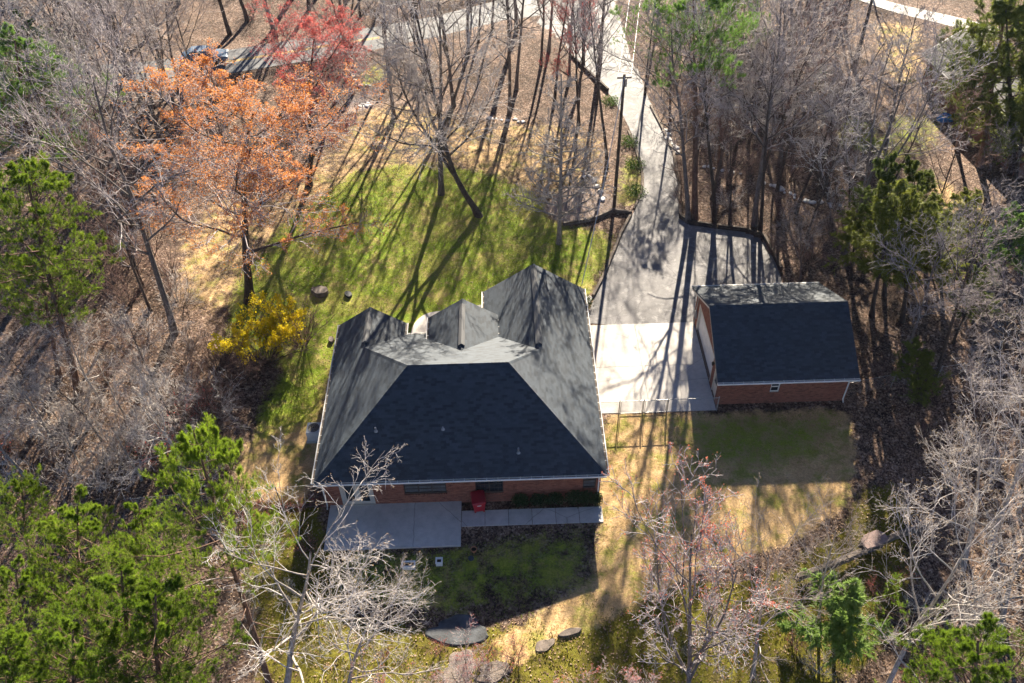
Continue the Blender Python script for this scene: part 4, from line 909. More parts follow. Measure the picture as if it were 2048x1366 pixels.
# ------------------------------------------------------------------ plants
def nz(v): return v/np.maximum(1e-9, np.linalg.norm(v, axis=-1, keepdims=True))
def tubes(P, R, k):
    """P (M,n,3), R (M,n) -> verts, quads"""
    Mn, n, _ = P.shape
    T = np.empty_like(P); T[:, 1:-1] = P[:, 2:]-P[:, :-2]; T[:, 0] = P[:, 1]-P[:, 0]; T[:, -1] = P[:, -1]-P[:, -2]; T = nz(T)
    md = nz(P[:, -1]-P[:, 0]); ref = np.where(np.abs(md[:, 2:3]) < 0.8, np.array([[0, 0, 1.0]]), np.array([[1.0, 0, 0]]))[:, None, :]
    A = nz(np.cross(T, ref)); B = np.cross(T, A)
    th = np.arange(k)*2*np.pi/k
    V = P[:, :, None, :]+R[:, :, None, None]*(A[:, :, None, :]*np.cos(th)[None, None, :, None]+B[:, :, None, :]*np.sin(th)[None, None, :, None])
    base = (np.arange(Mn)*n*k)[:, None, None]+(np.arange(n-1)*k)[None, :, None]; j = np.arange(k)[None, None, :]; j2 = (j+1) % k
    F = np.stack([base+j, base+j2, base+k+j2, base+k+j], -1).reshape(-1, 4)
    return V.reshape(-1, 3), F
def join(parts):
    Vs, Fs, o = [], [], 0
    for V, F in parts: Vs.append(V); Fs.append(F+o); o += len(V)
    V = np.concatenate(Vs); q = [F for F in Fs if F.shape[1] == 4]; t = [F for F in Fs if F.shape[1] == 3]
    fs = []
    if q: fs.append(np.concatenate(q))
    if t: fs.append(np.concatenate(t))
    return V, fs
def grow(rng, P, R, L, K, tmin, tmax, ang, angsd, lenr, npts, wig, trop, rr=0.6, shape=None, rend=0.35, rmin=0.0, droop=0.0):
    Mn, n, _ = P.shape
    t = tmin+(tmax-tmin)*(np.arange(K)[None, :]+rng.random((Mn, K)))/K
    x = np.clip(t*(n-1), 0, n-1.001); i0 = x.astype(int); f = (x-i0)[..., None]; mi = np.arange(Mn)[:, None]
    pos = P[mi, i0]*(1-f)+P[mi, i0+1]*f; tan = nz(P[mi, i0+1]-P[mi, i0]); r = R[mi, i0]*(1-f[..., 0])+R[mi, i0+1]*f[..., 0]
    ref = np.where(np.abs(tan[..., 2:3]) < 0.9, np.array([0, 0, 1.0]), np.array([1.0, 0, 0])); a = nz(np.cross(tan, ref)); b = np.cross(tan, a)
    az = np.arange(K)[None, :]*2.399+rng.random((Mn, 1))*6.28+rng.normal(0, .5, (Mn, K))
    pr = a*np.cos(az)[..., None]+b*np.sin(az)[..., None]
    th = np.radians(ang+rng.normal(0, angsd, (Mn, K)))[..., None]; d = tan*np.cos(th)+pr*np.sin(th)
    ln = L[:, None]*lenr*(shape(t) if shape else (1.15-0.75*t))*np.clip(1+rng.normal(0, .25, (Mn, K)), .4, 1.7)
    pos = pos.reshape(-1, 3); d = d.reshape(-1, 3); ln = ln.reshape(-1); r = r.reshape(-1)
    C = np.empty((len(pos), npts, 3)); C[:, 0] = pos; st = (ln/(npts-1))[:, None]
    for s in range(1, npts):
        d = nz(d+rng.normal(0, wig, d.shape)+np.array([0, 0, trop-droop*s/npts])); C[:, s] = C[:, s-1]+d*st
    r0 = np.maximum(rmin, r*rr); RR = r0[:, None]*np.linspace(1, rend, npts)[None, :]; RR = np.maximum(RR, rmin*.6)
    return C, RR, ln
def trunk_path(rng, H, r, bend=0.02, n=14, pts=None, top=0.25):
    if pts is not None:
        pts = np.array(pts, float); s = np.linspace(0, len(pts)-1, n); i = np.minimum(s.astype(int), len(pts)-2); f = (s-i)[:, None]; P = pts[i]*(1-f)+pts[i+1]*f
        for _ in range(2): P[1:-1] = (P[:-2]+2*P[1:-1]+P[2:])/4
    else:
        P = np.zeros((n, 3)); d = np.array([0, 0, 1.0])
        for i in range(1, n): d = nz(d+rng.normal(0, bend, 3)*np.array([1, 1, 0])+np.array([0, 0, .05])); P[i] = P[i-1]+d*H/(n-1)
        P += 0
    t = np.linspace(0, 1, n); R = r*(1-(1-top)*t); R[0] *= 1.5; R[1] *= 1.08; P[0, 2] -= .25
    return P[None], R[None], np.array([H])
def bare_tree(seed, H=17, r=.2, first=.35, K=(15, 8, 7, 5), ang=48, lr=(.36, .5, .5, .5), trop=.09, shape=None, wig=.13, pts=None, top=.2, bend=.03, tw=.0115, tmax=1.0, forks=None):
    rng = np.random.default_rng(seed); P, R, L = trunk_path(rng, H, r, bend, 14, pts, top)
    tr = [tubes(P, R, 9)]
    if forks:
        fk = [(P, R, L)]
        for (t, K_, a_) in forks:
            fk.append(grow(rng, P, R, L, K_, t, t+.08, a_, 5, .62, 14, .05, .13, .75, lambda t: np.ones_like(t), .25)); 
        for q in fk[1:]: tr.append(tubes(q[0], q[1], 8))
        P = np.concatenate([q[0] for q in fk]); R = np.concatenate([q[1] for q in fk]); L = np.concatenate([q[2] for q in fk])
    sh = shape or (lambda t: np.clip(1.25-1.0*np.abs((t-first)/(1-first)-.35), .3, 1.2))
    C1, R1, L1 = grow(rng, P, R, L, K[0], first, tmax, ang, 10, lr[0], 9, wig, trop, .55, sh, .3)
    C2, R2, L2 = grow(rng, C1, R1, L1, K[1], .18, 1, 42, 12, lr[1], 6, wig*1.2, trop*.8, .6, None, .4, tw*1.5)
    C3, R3, L3 = grow(rng, C2, R2, L2, K[2], .15, 1, 42, 12, lr[2], 4, wig*1.2, .06, .6, None, .5, tw*1.15)
    C4, R4, L4 = grow(rng, C3, R3, L3, K[3], .15, 1, 40, 14, lr[3], 3, wig*1.2, .05, .6, None, .6, tw)
    tr.append(tubes(C1, R1, 6)); cr = [tubes(C2, R2, 4), tubes(C3, R3, 3), tubes(C4, R4, 3)]
    tips = np.concatenate([C4[:, 1:].reshape(-1, 3), C3[:, -1]]); 
    return join(tr), join(cr), tips
def rand_tris(rng, pos, size, spread, per=1, flat=0.0, up=0.0):
    """small random leaf quads round the points -> verts, quads"""
    n = len(pos)*per; p = np.repeat(pos, per, 0)+rng.normal(0, spread, (n, 3)); a = nz(rng.normal(0, 1, (n, 3))+np.array([0, 0, up])); b = nz(np.cross(a, rng.normal(0, 1, (n, 3)))); s = size*rng.uniform(.6, 1.4, (n, 1))
    V = np.stack([p-a*s*.5, p+b*s*.32, p+a*s*.5, p-b*s*.32], 1).reshape(-1, 3); return V, np.arange(n*4).reshape(-1, 4)
def needle_tufts(rng, pos, d, L, nn, w, spread=.9):
    """bundles of long thin needles fanning from points along directions d"""
    M_ = len(pos); dd = nz(d[:, None, :]*1.0+rng.normal(0, spread, (M_, nn, 3))*.6); l = L*rng.uniform(.7, 1.2, (M_, nn, 1)); p = pos[:, None, :]-d[:, None, :]*L*rng.uniform(0, .9, (M_, nn, 1))
    s = nz(np.cross(dd, rng.normal(0, 1, (M_, nn, 3))))*w
    V = np.stack([p-s, p+s, p+dd*l], 2).reshape(-1, 3); return V, np.arange(M_*nn*3).reshape(-1, 3)
def pine(seed, H=18, r=.2, first=.5, K1=34, spread=.2, nn=15, L=.17, bend=.015, K3=8, w=.0085):
    rng = np.random.default_rng(seed); P, R, Ln = trunk_path(rng, H, r, bend, 16, None, .18)
    C1, R1, L1 = grow(rng, P, R, Ln, K1, first, .99, 72, 10, spread, 8, .10, .07, .42, lambda t: np.clip(1.15-1.0*np.abs((t-first)/(1-first)-.35)-.35*((t-first)/(1-first)), .25, 1.2), .3, .012)
    C2, R2, L2 = grow(rng, C1, R1, L1, 8, .25, 1, 45, 12, .42, 5, .12, .12, .55, None, .5, .009)
    C3, R3, L3 = grow(rng, C2, R2, L2, K3, .2, 1, 38, 12, .5, 3, .12, .16, .6, None, .6, .007)
    dead = grow(rng, P, R, Ln, 9, .22, first, 80, 12, .09, 5, .15, -.02, .3, lambda t: np.ones_like(t), .4, .012)
    pos = np.concatenate([C3[:, -1], C3[:, 1], C2[:, -1], C1[:, -1]]); d = nz(np.concatenate([C3[:, -1]-C3[:, -2], C3[:, 1]-C3[:, 0], C2[:, -1]-C2[:, -2], C1[:, -1]-C1[:, -2]])+np.array([0, 0, .45]))
    return join([tubes(P, R, 9), tubes(C1, R1, 5), tubes(dead[0], dead[1], 4)]), join([tubes(C2, R2, 3), tubes(C3, R3, 3)]), join([needle_tufts(rng, pos, d, L, nn, w)])
def cedar(seed, H=10, r=.13, first=.12, K1=46, spread=.26, sz=.2, trop=.03):
    rng = np.random.default_rng(seed); P, R, Ln = trunk_path(rng, H, r, .02, 14, None, .12)
    C1, R1, L1 = grow(rng, P, R, Ln, K1, first, .99, 62, 10, spread, 7, .12, trop, .4, lambda t: 1.1-.85*t, .3, .008)
    C2, R2, L2 = grow(rng, C1, R1, L1, 9, .2, 1, 45, 14, .42, 4, .12, .05, .55, None, .5, .006)
    C3, R3, L3 = grow(rng, C2, R2, L2, 5, .15, 1, 40, 14, .5, 3, .12, .0, .6, None, .6, .005)
    pos = C3.reshape(-1, 3); d = nz(np.repeat(C3[:, -1]-C3[:, 0], 3, 0)+np.array([0, 0, -.1])); keep = rng.random(len(pos)) < .85; pos, d = pos[keep], d[keep]
    return join([tubes(P, R, 8), tubes(C1, R1, 5)]), join([tubes(C2, R2, 3)]), join([needle_tufts(rng, pos, d, sz, 8, .017, .75)])
def shrub(seed, H=2.5, stems=22, K=(6, 5), lean=28, tw=.007, trop=.05):
    rng = np.random.default_rng(seed); az = rng.random(stems)*6.28; th = np.radians(np.abs(rng.normal(lean, 10, stems))); d = np.stack([np.sin(th)*np.cos(az), np.sin(th)*np.sin(az), np.cos(th)], -1)
    n = 7; P = np.empty((stems, n, 3)); P[:, 0] = np.stack([np.cos(az)*.15, np.sin(az)*.15, np.full(stems, -.1)], -1); ln = H*rng.uniform(.6, 1.1, stems)
    for s in range(1, n): d = nz(d+rng.normal(0, .1, d.shape)+np.array([0, 0, trop])); P[:, s] = P[:, s-1]+d*(ln/(n-1))[:, None]
    R = (.012*H/2.5+.006)*np.linspace(1, .4, n)[None, :]*np.ones((stems, 1))
    C1, R1, L1 = grow(rng, P, R, ln, K[0], .2, 1, 38, 12, .42, 4, .14, .05, .6, None, .5, tw); C2, R2, L2 = grow(rng, C1, R1, L1, K[1], .2, 1, 38, 12, .5, 3, .14, .05, .7, None, .6, tw*.8)
    return join([tubes(P, R, 5)]), join([tubes(C1, R1, 3), tubes(C2, R2, 3)]), np.concatenate([C2[:, 1:].reshape(-1, 3), C1[:, -1]])

KINDS = {}
def reg(kind, H, trunk, crown, tm_, cm, leaf=None, lm=None, leafname='foliage'):
    KINDS[kind] = dict(H=H, trunk=mesh_np(kind+'_trunk', trunk[0], trunk[1], tm_, smooth=True), crown=mesh_np(kind+'_crown', crown[0], crown[1], cm, smooth=True) if crown else None,
                       leaf=mesh_np(kind+'_leaf', leaf[0], leaf[1], lm) if leaf else None, leafname=leafname)
t, c, tips = bare_tree(1, 17, .20, .33, (14, 8, 6, 4)); reg('oak', 17, t, c, BARK, TWIG)
t, c, tips = bare_tree(2, 18, .17, .5, (14, 7, 5, 4), 42, (.26, .5, .5, .5)); reg('slender', 18, t, c, BARKD, TWIG)
t, c, tips = bare_tree(3, 16, .19, .4, (8, 7, 5, 4), 40, (.34, .5, .5, .5), forks=[(.25, 2, 22)]); reg('forked', 16, t, c, BARK, TWIG)
t, c, tips = bare_tree(4, 15, .17, .3, (13, 8, 7, 5), 52, (.36, .52, .5, .5), wig=.2, bend=.06, trop=.07); reg('crooked', 15, t, c, BARKD, TWIGP)
t, c, tips = bare_tree(5, 9, .07, .25, (12, 6, 5, 4), 38, (.34, .5, .5, .5), bend=.04, tw=.007); reg('sapling', 9, t, c, BARKD, TWIGR)
t, c, tips = bare_tree(6, 13.2, .17, .16, (44, 8, 6, 4), 66, (.30, .45, .5, .5), trop=.05, shape=lambda t: np.clip(1.15-1.0*t, .15, 1), bend=.008, wig=.09); reg('excurrent', 13.2, t, c, BARKP, TWIGP)
t, c, tips = bare_tree(7, 14, .2, .30, (13, 7, 6, 4), 52, (.42, .52, .5, .52), wig=.16, bend=.03, tw=.007); 
lf = join([rand_tris(np.random.default_rng(1), tips[np.random.default_rng(2).random(len(tips)) < .5], .05, .03)]); reg('pale', 14, t, c, BARKP, TWIGP, lf, BUDT, 'buds')
t, c, tips = bare_tree(8, 17, .22, .3, (16, 10, 8, 7), 50, (.36, .5, .5, .5), trop=.11)
lf = join([rand_tris(np.random.default_rng(3), tips, .062, .055, 3)]); reg('maple', 17, t, c, BARKD, TWIG, lf, BUDO, 'buds')
t, c, tips = bare_tree(9, 12, .15, .2, (8, 7, 6, 4), 38, (.36, .5, .5, .5), trop=.12, forks=[(.16, 3, 24)])
lf = join([rand_tris(np.random.default_rng(4), tips[np.random.default_rng(5).random(len(tips)) < np.clip((tips[:, 2]-6)/7, 0.03, .8)], .055, .03, 1)]); reg('redbud', 12, t, c, BARK, TWIG, lf, BUDR, 'buds')
lean_pts = [(0, 0, 0), (-.75, .2, 1.3), (-1.55, .5, 2.7), (-1.95, .6, 4.2), (-2.3, .6, 6.0), (-2.5, .7, 8.5), (-2.9, .8, 11), (-3.2, .8, 14), (-3.5, .8, 16.5)]
t, c, tips = bare_tree(10, 16.5, .24, .36, (15, 9, 7, 6), 50, (.36, .52, .52, .5), pts=lean_pts, forks=[(.2, 1, 24)]); reg('leaning', 16.5, t, c, BARKD, TWIGP)
for k, a in enumerate([dict(seed=21, H=18, first=.5), dict(seed=22, H=16, first=.36, spread=.24, K1=38), dict(seed=23, H=18, first=.6, K1=26, spread=.21)]):
    t, c, l = pine(**a); reg('pine%d' % k, a['H'], t, c, PINEBARK, PINEBARK, l, NEEDLE if k < 2 else NEEDLE2, 'needles')
t, c, l = cedar(31); reg('cedar', 10, t, c, BARKD, BARKD, l, CEDAR)
t, c, l = cedar(32, 11, .12, .3, 30, .28, .2, .06); reg('cedar_open', 11, t, c, BARKD, BARKD, l, CEDAR)
t, c, l = cedar(33, 4.5, .05, .12, 30, .3, .16); reg('young_pine', 4.5, t, c, PINEBARK, PINEBARK, l, NEEDLE2, 'needles')
t, c, tips = shrub(41, 2.6); reg('brush', 2.6, t, c, BARKD, TWIGR)
t, c, tips = shrub(42, 2.0, 16, (6, 5), 34); reg('brush_pale', 2.0, t, c, BARK, TWIGP)
t, c, tips = shrub(43, 2.2, 18, (6, 5), 30); lf = join([rand_tris(np.random.default_rng(6), tips[np.random.default_rng(7).random(len(tips)) < .3], .055, .03)]); reg('brush_red', 2.2, t, c, BARKD, TWIGR, lf, BUDR, 'buds')
t, c, tips = shrub(44, 3.0, 36, (6, 5), 40, .006, .0); up = tips[(tips[:, 2] > 1.0) & (tips[:, 0]*.5-tips[:, 1]*.8 < .7)]; lf = join([rand_tris(np.random.default_rng(8), up[np.random.default_rng(1).random(len(up)) < .9], .10, .07, 9)]); reg('forsythia', 3.0, t, c, BARKD, TWIGR, lf, YEL, 'blossom')

def plant(kind, name, pos, label, cat, group=None, scale=1.0, rz=None, lean=(0, 0), leafmat=None, crownmat=None, zs=1.0):
    k = KINDS[kind]; x, y = float(pos[0]), float(pos[1]); e = empty(name, (x, y, float(gz(x, y))), RNG.random()*6.28 if rz is None else rz)
    if lean != (0, 0):
        ax = Vector((-lean[1], lean[0], 0)); ang = math.atan(ax.length); e.rotation_euler = (Matrix.Rotation(ang, 3, ax.normalized()) @ Matrix.Rotation(e.rotation_euler.z, 3, 'Z')).to_euler()
    e.scale = (scale, scale, scale*zs); tag(e, label, cat, group)
    link('trunk' if cat == 'tree' else 'stems', k['trunk'], e); cr = None
    if k['crown']:
        cr = link('crown' if cat == 'tree' else 'twigs', k['crown'], e)
        if cat != 'tree': cr['kind'] = 'stuff'
        if crownmat: cr.material_slots[0].link = 'OBJECT'; cr.material_slots[0].material = crownmat
    if k['leaf']:
        o = link(k['leafname'], k['leaf'], cr); o['kind'] = 'stuff'
        if leafmat: o.material_slots[0].link = 'OBJECT'; o.material_slots[0].material = leafmat
    return e
def height_for(bpx, tpx):
    B = gp(*bpx); lo, hi = 0.0, 38.0
    for _ in range(40):
        m_ = (lo+hi)/2
        if pj((B[0], B[1], m_))[1] > tpx[1]: lo = m_
        else: hi = m_
    T = pj((B[0], B[1], lo)); dep = (np.array([B[0], B[1], lo])-CP)@_fw
    return B, lo, (tpx[0]-T[0])*dep/CF
PLACED = []
KEEPPX = [(-60, 20, 130, 260), (0, 310, 190, 570), (1320, 0, 1480, 200), (1710, 340, 1900, 600), (1890, 0, 2060, 290), (330, 130, 690, 470), (480, 30, 700, 220)]
KEEP = [(*gp(*q)[:2], r_) for q, r_ in (((60, 470), 8), ((70, 400), 9), ((60, 700), 6), ((1390, 470), 3), ((470, 660), 4), ((1960, 380), 6), ((1800, 700), 4), ((1340, 300), 3.5))]
def tree(kind, name, bpx, tpx, label, group=None, rz=None, leafmat=None, crownmat=None, dolean=True, wide=1.0):
    B, h, dxw = height_for(bpx, tpx); s = h/KINDS[kind]['H']; PLACED.append((B[0], B[1]))
    e = plant(kind, name, B, label, 'tree', group, s*wide, rz, (dxw/h, 0) if dolean else (0, 0), leafmat, crownmat, 1/wide); return e

# --- trees one can point to
tree('maple', 'maple_tree', (500, 602), (492, 180), 'large maple with orange spring buds on the left lawn', rz=.6, wide=1.5)
tree('maple', 'maple_tree', (618, 372), (590, 75), 'maple with bright red buds beside the street', rz=2.4, wide=1.45, leafmat=BUDR)
tree('leaning', 'bare_tree', (960, 432), (850, 0), 'leaning bare tree with a bent trunk on the front lawn', rz=0.0, dolean=False)
tree('forked', 'bare_tree', (882, 388), (830, 10), 'forked bare tree just left of the leaning trunk', rz=1.0, crownmat=TWIGP, wide=1.2)
tree('oak', 'bare_tree', (788, 236), (765, -60), 'big bare tree casting a forked shadow at the upper lawn edge', rz=2.0, crownmat=TWIGP, wide=1.15)
tree('excurrent', 'bare_tree', (1118, 487), (1126, 155), 'straight pale bare tree with level branches near the right gable', rz=.3, dolean=False)
tree('slender', 'bare_tree', (1213, 335), (1207, -25), 'tall slim bare tree left of the upper driveway', rz=1.1)
tree('oak', 'bare_tree', (352, 676), (236, 170), 'tall bare tree leaning left at the edge of the left woods', rz=.9)
tree('slender', 'bare_tree', (1018, 126), (1012, -160), 'straight dark bare trunk on the bank below the street', rz=2.2)
tree('slender', 'bare_tree', (985, 66), (983, -190), 'thin bare trunk close to the edge of the street', rz=3.2)
tree('maple', 'maple_tree', (1158, 250), (1150, -60), 'thin red budded maple on the leafy bank by the driveway', rz=4.2, leafmat=BUDR, wide=.7)
tree('slender', 'bare_tree', (1152, 300), (1165, 30), 'slim bare tree behind the straight pale tree', rz=5.0)
tree('pine2', 'pine_tree', (1388, 440), (1408, -45), 'tall pine rising beside the driveway turnaround', rz=.4, wide=1.25)
tree('pine2', 'pine_tree', (1440, 330), (1455, -60), 'second tall pine standing behind the turnaround pine', rz=2.4)
tree('oak', 'bare_tree', (1376, 444), (1372, 40), 'dark bare tree at the left corner of the turnaround wall', rz=.2)
tree('slender', 'bare_tree', (1428, 447), (1440, 30), 'slim bare tree just behind the turnaround wall', rz=.8)
tree('sapling', 'bare_tree', (1458, 450), (1468, 230), 'small reddish sapling behind the turnaround wall', rz=.8)
tree('oak', 'bare_tree', (1508, 452), (1530, 20), 'dark bare tree at the right bend of the turnaround wall', rz=3.8)
tree('slender', 'bare_tree', (1520, 462), (1548, 90), 'thin bare trunk crowding the right bend of the turnaround wall', rz=1.8)
tree('slender', 'bare_tree', (1290, 190), (1300, -60), 'slim bare tree on the right of the driveway near the street', rz=2.8)
tree('oak', 'bare_tree', (1560, 330), (1600, -20), 'spreading bare tree beside the long pale stone line', rz=.5)
tree('crooked', 'bare_tree', (1640, 330), (1730, 60), 'crooked bare tree leaning right in front of the neighbour lawn', rz=.5)
tree('oak', 'bare_tree', (1770, 300), (1840, 20), 'dark bare tree between the neighbour lawn and house', rz=1.5)
tree('crooked', 'bare_tree', (1700, 400), (1705, 250), 'small bare tree at the end of the pale stone line', rz=3.5)
tree('forked', 'bare_tree', (1600, 560), (1620, 440), 'small forked bare tree just behind the garage', rz=3.5, wide=1.2)
tree('cedar', 'cedar_tree', (1765, 600), (1790, 330), 'dark green cedar clump right of the garage, nearest the roof', rz=0)
tree('cedar', 'cedar_tree', (1850, 560), (1840, 310), 'tall dark cedar behind the clump right of the garage', rz=1)
tree('cedar_open', 'cedar_tree', (1720, 470), (1730, 370), 'small dark cedar left of the cedar clump', rz=2, wide=1.5)
tree('pine1', 'pine_tree', (1960, 330), (2020, -60), 'big dark evergreen in front of the neighbour roof', rz=2, leafmat=CEDAR, wide=1.35)
tree('pine1', 'pine_tree', (1915, 300), (1960, 40), 'dark evergreen over the lower end of the neighbour roof', rz=3, leafmat=CEDAR, wide=1.2)
tree('cedar', 'cedar_tree', (2030, 360), (2080, 120), 'dark evergreen at the right edge beside the neighbour house', rz=1.3, wide=1.2)
tree('cedar', 'cedar_tree', (2025, 345), (2050, -50), 'tallest dark evergreen over the ridge of the neighbour roof', rz=.9, wide=1.25, leafmat=CEDAR2)
tree('pale', 'bare_tree', (2005, 1260), (2070, 960), 'white limbed bare tree between the lower right pine and the right edge', rz=1.7, wide=.8)
tree('pale', 'bare_tree', (1930, 1130), (2000, 850), 'white limbed bare tree behind the flagstone block at right', rz=5.1, wide=.8)
tree('cedar_open', 'cedar_tree', (1985, 620), (2020, 430), 'yellow green cedar at the right edge of the picture', rz=.7, leafmat=NEEDLE2, wide=1.3)
tree('cedar_open', 'cedar_tree', (1900, 700), (1950, 560), 'small green cedar in the right woods beyond the garage', rz=.2, wide=1.3)
tree('cedar', 'cedar_tree', (1838, 820), (1838, 690), 'short dark cedar below the garage corner', rz=.2, wide=1.2)
tree('oak', 'bare_tree', (1800, 740), (1905, 500), 'bare tree leaning right beyond the garage', rz=.2)
tree('slender', 'bare_tree', (1862, 770), (1990, 430), 'slim bare tree leaning strongly right beyond the garage', rz=1.2)
tree('pine0', 'pine_tree', (160, 790), (25, 330), 'tall pine leaning left in the left woods', rz=.3, wide=1.25)
tree('pine1', 'pine_tree', (120, 760), (85, 480), 'bright green pine below the tall left pine', rz=1.3, wide=1.2)
tree('pine1', 'pine_tree', (70, 310), (55, 35), 'pine at the upper left edge near the street', rz=2.3, wide=1.7, leafmat=NEEDLE2)
tree('pine0', 'pine_tree', (90, 530), (55, 70), 'pine at the left edge below the street', rz=3.3, wide=1.35, leafmat=NEEDLE2)
tree('pine0', 'pine_tree', (545, 1385), (372, 885), 'pine with a bare reddish trunk at lower left', rz=.3, wide=.75)
tree('pale', 'bare_tree', (572, 1395), (640, 1060), 'white twigged bare tree reaching over the patio', rz=.9, wide=.85)
tree('pale', 'bare_tree', (690, 1420), (735, 1190), 'pale bare tree spreading over the house shadow', rz=2.0, wide=.75)
tree('redbud', 'bare_tree', (1378, 1400), (1402, 1060), 'red budded tree with upright grey limbs at the bottom', rz=.4, wide=.72, leafmat=BUDRUST)
tree('pale', 'bare_tree', (1508, 1345), (1552, 1075), 'small dark limbed bare tree beside the red budded tree', rz=.4, wide=.6, crownmat=TWIG)
tree('pale', 'bare_tree', (1640, 1240), (1665, 1030), 'grey bare sapling in front of the long timber wall', rz=1.4, wide=.6, crownmat=TWIG)
tree('pale', 'bare_tree', (1760, 1400), (1960, 1040), 'white twigged bare tree leaning right at lower right', rz=.4, wide=.62)
tree('pale', 'bare_tree', (1985, 1080), (2100, 740), 'large white limbed bare tree at the right edge', rz=3.0, wide=.75)
tree('young_pine', 'young_pine', (1672, 1270), (1668, 1150), 'small soft green young pine below the timber wall', rz=.4, wide=1.5, leafmat=LIMEN)
tree('pine1', 'pine_tree', (1965, 1580), (1975, 1225), 'bright green pine top at the bottom right corner', rz=.4, wide=.95)
for i, (b_, t_) in enumerate([((1740, 640), (1765, 390)), ((1800, 655), (1830, 420)), ((1880, 640), (1885, 440)), ((1935, 560), (1950, 380)), ((1700, 560), (1712, 420))]):
    tree('cedar_open', 'cedar_tree', b_, t_, ['feathery olive cedar at the garage end of the cedar stand', 'feathery olive cedar in the middle of the cedar stand', 'feathery olive cedar at the right of the cedar stand', 'feathery olive cedar below the red shrubs at right', 'thin olive cedar close behind the garage roof'][i], 'olive cedar stand right of the garage', rz=i*1.1, wide=1.45, leafmat=CEDAR2)
# lower left pine group (their trunks stand below the frame)
for i, (b_, t_) in enumerate([((60, 1180), (20, 945)), ((180, 1300), (150, 985)), ((60, 1420), (40, 1120)), ((250, 1480), (230, 1130)), ((150, 1560), (120, 1230)), ((330, 1520), (320, 1180)), ((30, 1600), (10, 1290)), ((330, 1240), (270, 1010))]):
    tree(['pine0', 'pine1'][i % 2], 'pine_tree', b_, t_, ['pine at the upper left of the dense lower left pine group', 'pine nearest the pale thicket in the dense lower left pine group', 'pine at the left edge halfway down the lower left pine group', 'pine in the middle of the dense lower left pine group', 'pine at the bottom centre of the lower left pine group', 'pine at the right end of the lower left pine group', 'pine in the bottom left corner of the picture', 'pine beside the bare reddish pine trunk at lower left'][i], 'dense pine group at lower left', rz=i*1.3, wide=.95)
# upper right conifers
for i, (b_, t_) in enumerate([((1340, 250), (1345, 40)), ((1480, 140), (1500, -80))]):
    tree('pine2', 'pine_tree', b_, t_, ['slim pine with low green boughs right of the driveway', 'pine at the top of the right woods'][i], rz=i*1.3, wide=1.2)

# --- the woods behind: one tree after another
ORD = ['first', 'second', 'third', 'fourth', 'fifth', 'sixth', 'seventh', 'eighth', 'ninth', 'tenth', 'eleventh', 'twelfth', 'thirteenth', 'fourteenth']
def scatter(poly_px, n, mind, seed, kinds, name, label, group, hr, cat='tree', wide=(.9, 1.2), leanout=.05, avoid=True):
    r = np.random.default_rng(seed); P = G2(poly_px); lo, hi = P.min(0), P.max(0); got = 0; tries = 0; made = {}
    while got < n and tries < n*60:
        tries += 1; x, y = r.uniform(lo[0], hi[0]), r.uniform(lo[1], hi[1])
        if not inpoly(np.array([x]), np.array([y]), P)[0] or (avoid and not woods(np.array([x]), np.array([y]))[0]): continue
        if any((x-a)**2+(y-b_)**2 < mind*mind for a, b_ in PLACED): continue
        if any((x-a)**2+(y-b_)**2 < q*q for a, b_, q in KEEP): continue
        k = kinds[r.integers(len(kinds))]; h = r.uniform(*hr)
        if cat == 'tree':
            qx, qy = pj((x, y, h*.65))
            if any(a < qx < c and b_ < qy < d for a, b_, c, d in KEEPPX): continue
        PLACED.append((x, y)); w_ = r.uniform(*wide); kk = KINDS[k]
        lab = label[k] if isinstance(label, dict) else label; nm = name[k] if isinstance(name, dict) else name
        e = plant(k, nm, (x, y), lab, cat, group+' ('+k.replace('_', ' ')+')' if isinstance(label, dict) else group, h/kk['H']*w_, r.random()*6.28, (r.normal(0, leanout), r.normal(0, leanout)), None, [None, None, TWIGP, TWIG][r.integers(4)] if cat == 'tree' and kk['leaf'] is None else None, 1/w_); got += 1; made.setdefault(lab, []).append((pj((x, y, h*.6))[0], e))
    for lab, L in made.items():
        L.sort(key=lambda q: q[0])
        if 1 < len(L) <= 14:
            for i, (_, e) in enumerate(L): e['label'] = ('leftmost ' if i == 0 else 'rightmost ' if i == len(L)-1 else ORD[i]+' from left ')+lab
def lab(zone): return {'oak': 'spreading bare tree in '+zone, 'slender': 'slim tall bare tree in '+zone, 'forked': 'forked bare tree in '+zone, 'crooked': 'crooked pale tree in '+zone, 'sapling': 'thin reddish sapling in '+zone, 'maple': 'bare maple with reddish buds in '+zone, 'pine1': 'green pine in '+zone, 'pine0': 'tall pine in '+zone, 'cedar': 'dark cedar in '+zone, 'cedar_open': 'open branched cedar in '+zone, 'redbud': 'small red budded tree in '+zone, 'pale': 'white twigged tree in '+zone}
NAMES = {k: ('pine_tree' if 'pine' in k else 'cedar_tree' if 'cedar' in k else 'maple_tree' if k == 'maple' else 'bare_tree') for k in KINDS}
W5 = ['oak', 'slender', 'forked', 'crooked', 'sapling']
scatter([(-40, -60), (1000, -60), (840, 20), (560, 70), (300, 110), (-40, 140)], 32, 2.6, 1, W5, NAMES, lab('the woods beyond the street'), 'woods beyond the street', (12, 18))
scatter([(-60, 200), (250, 190), (330, 190), (420, 200), (340, 320), (300, 500), (330, 700), (-60, 760)], 30, 2.5, 2, W5, NAMES, lab('the thick woods left of the orange maple'), 'woods left of the orange maple', (11, 17))
scatter([(-60, 800), (400, 780), (420, 900), (400, 970), (200, 970), (-60, 960)], 14, 1.8, 3, ['pale', 'crooked', 'pale', 'pale'], NAMES, lab('the thicket above the lower left pines'), 'pale thicket above the lower left pines', (4, 7))
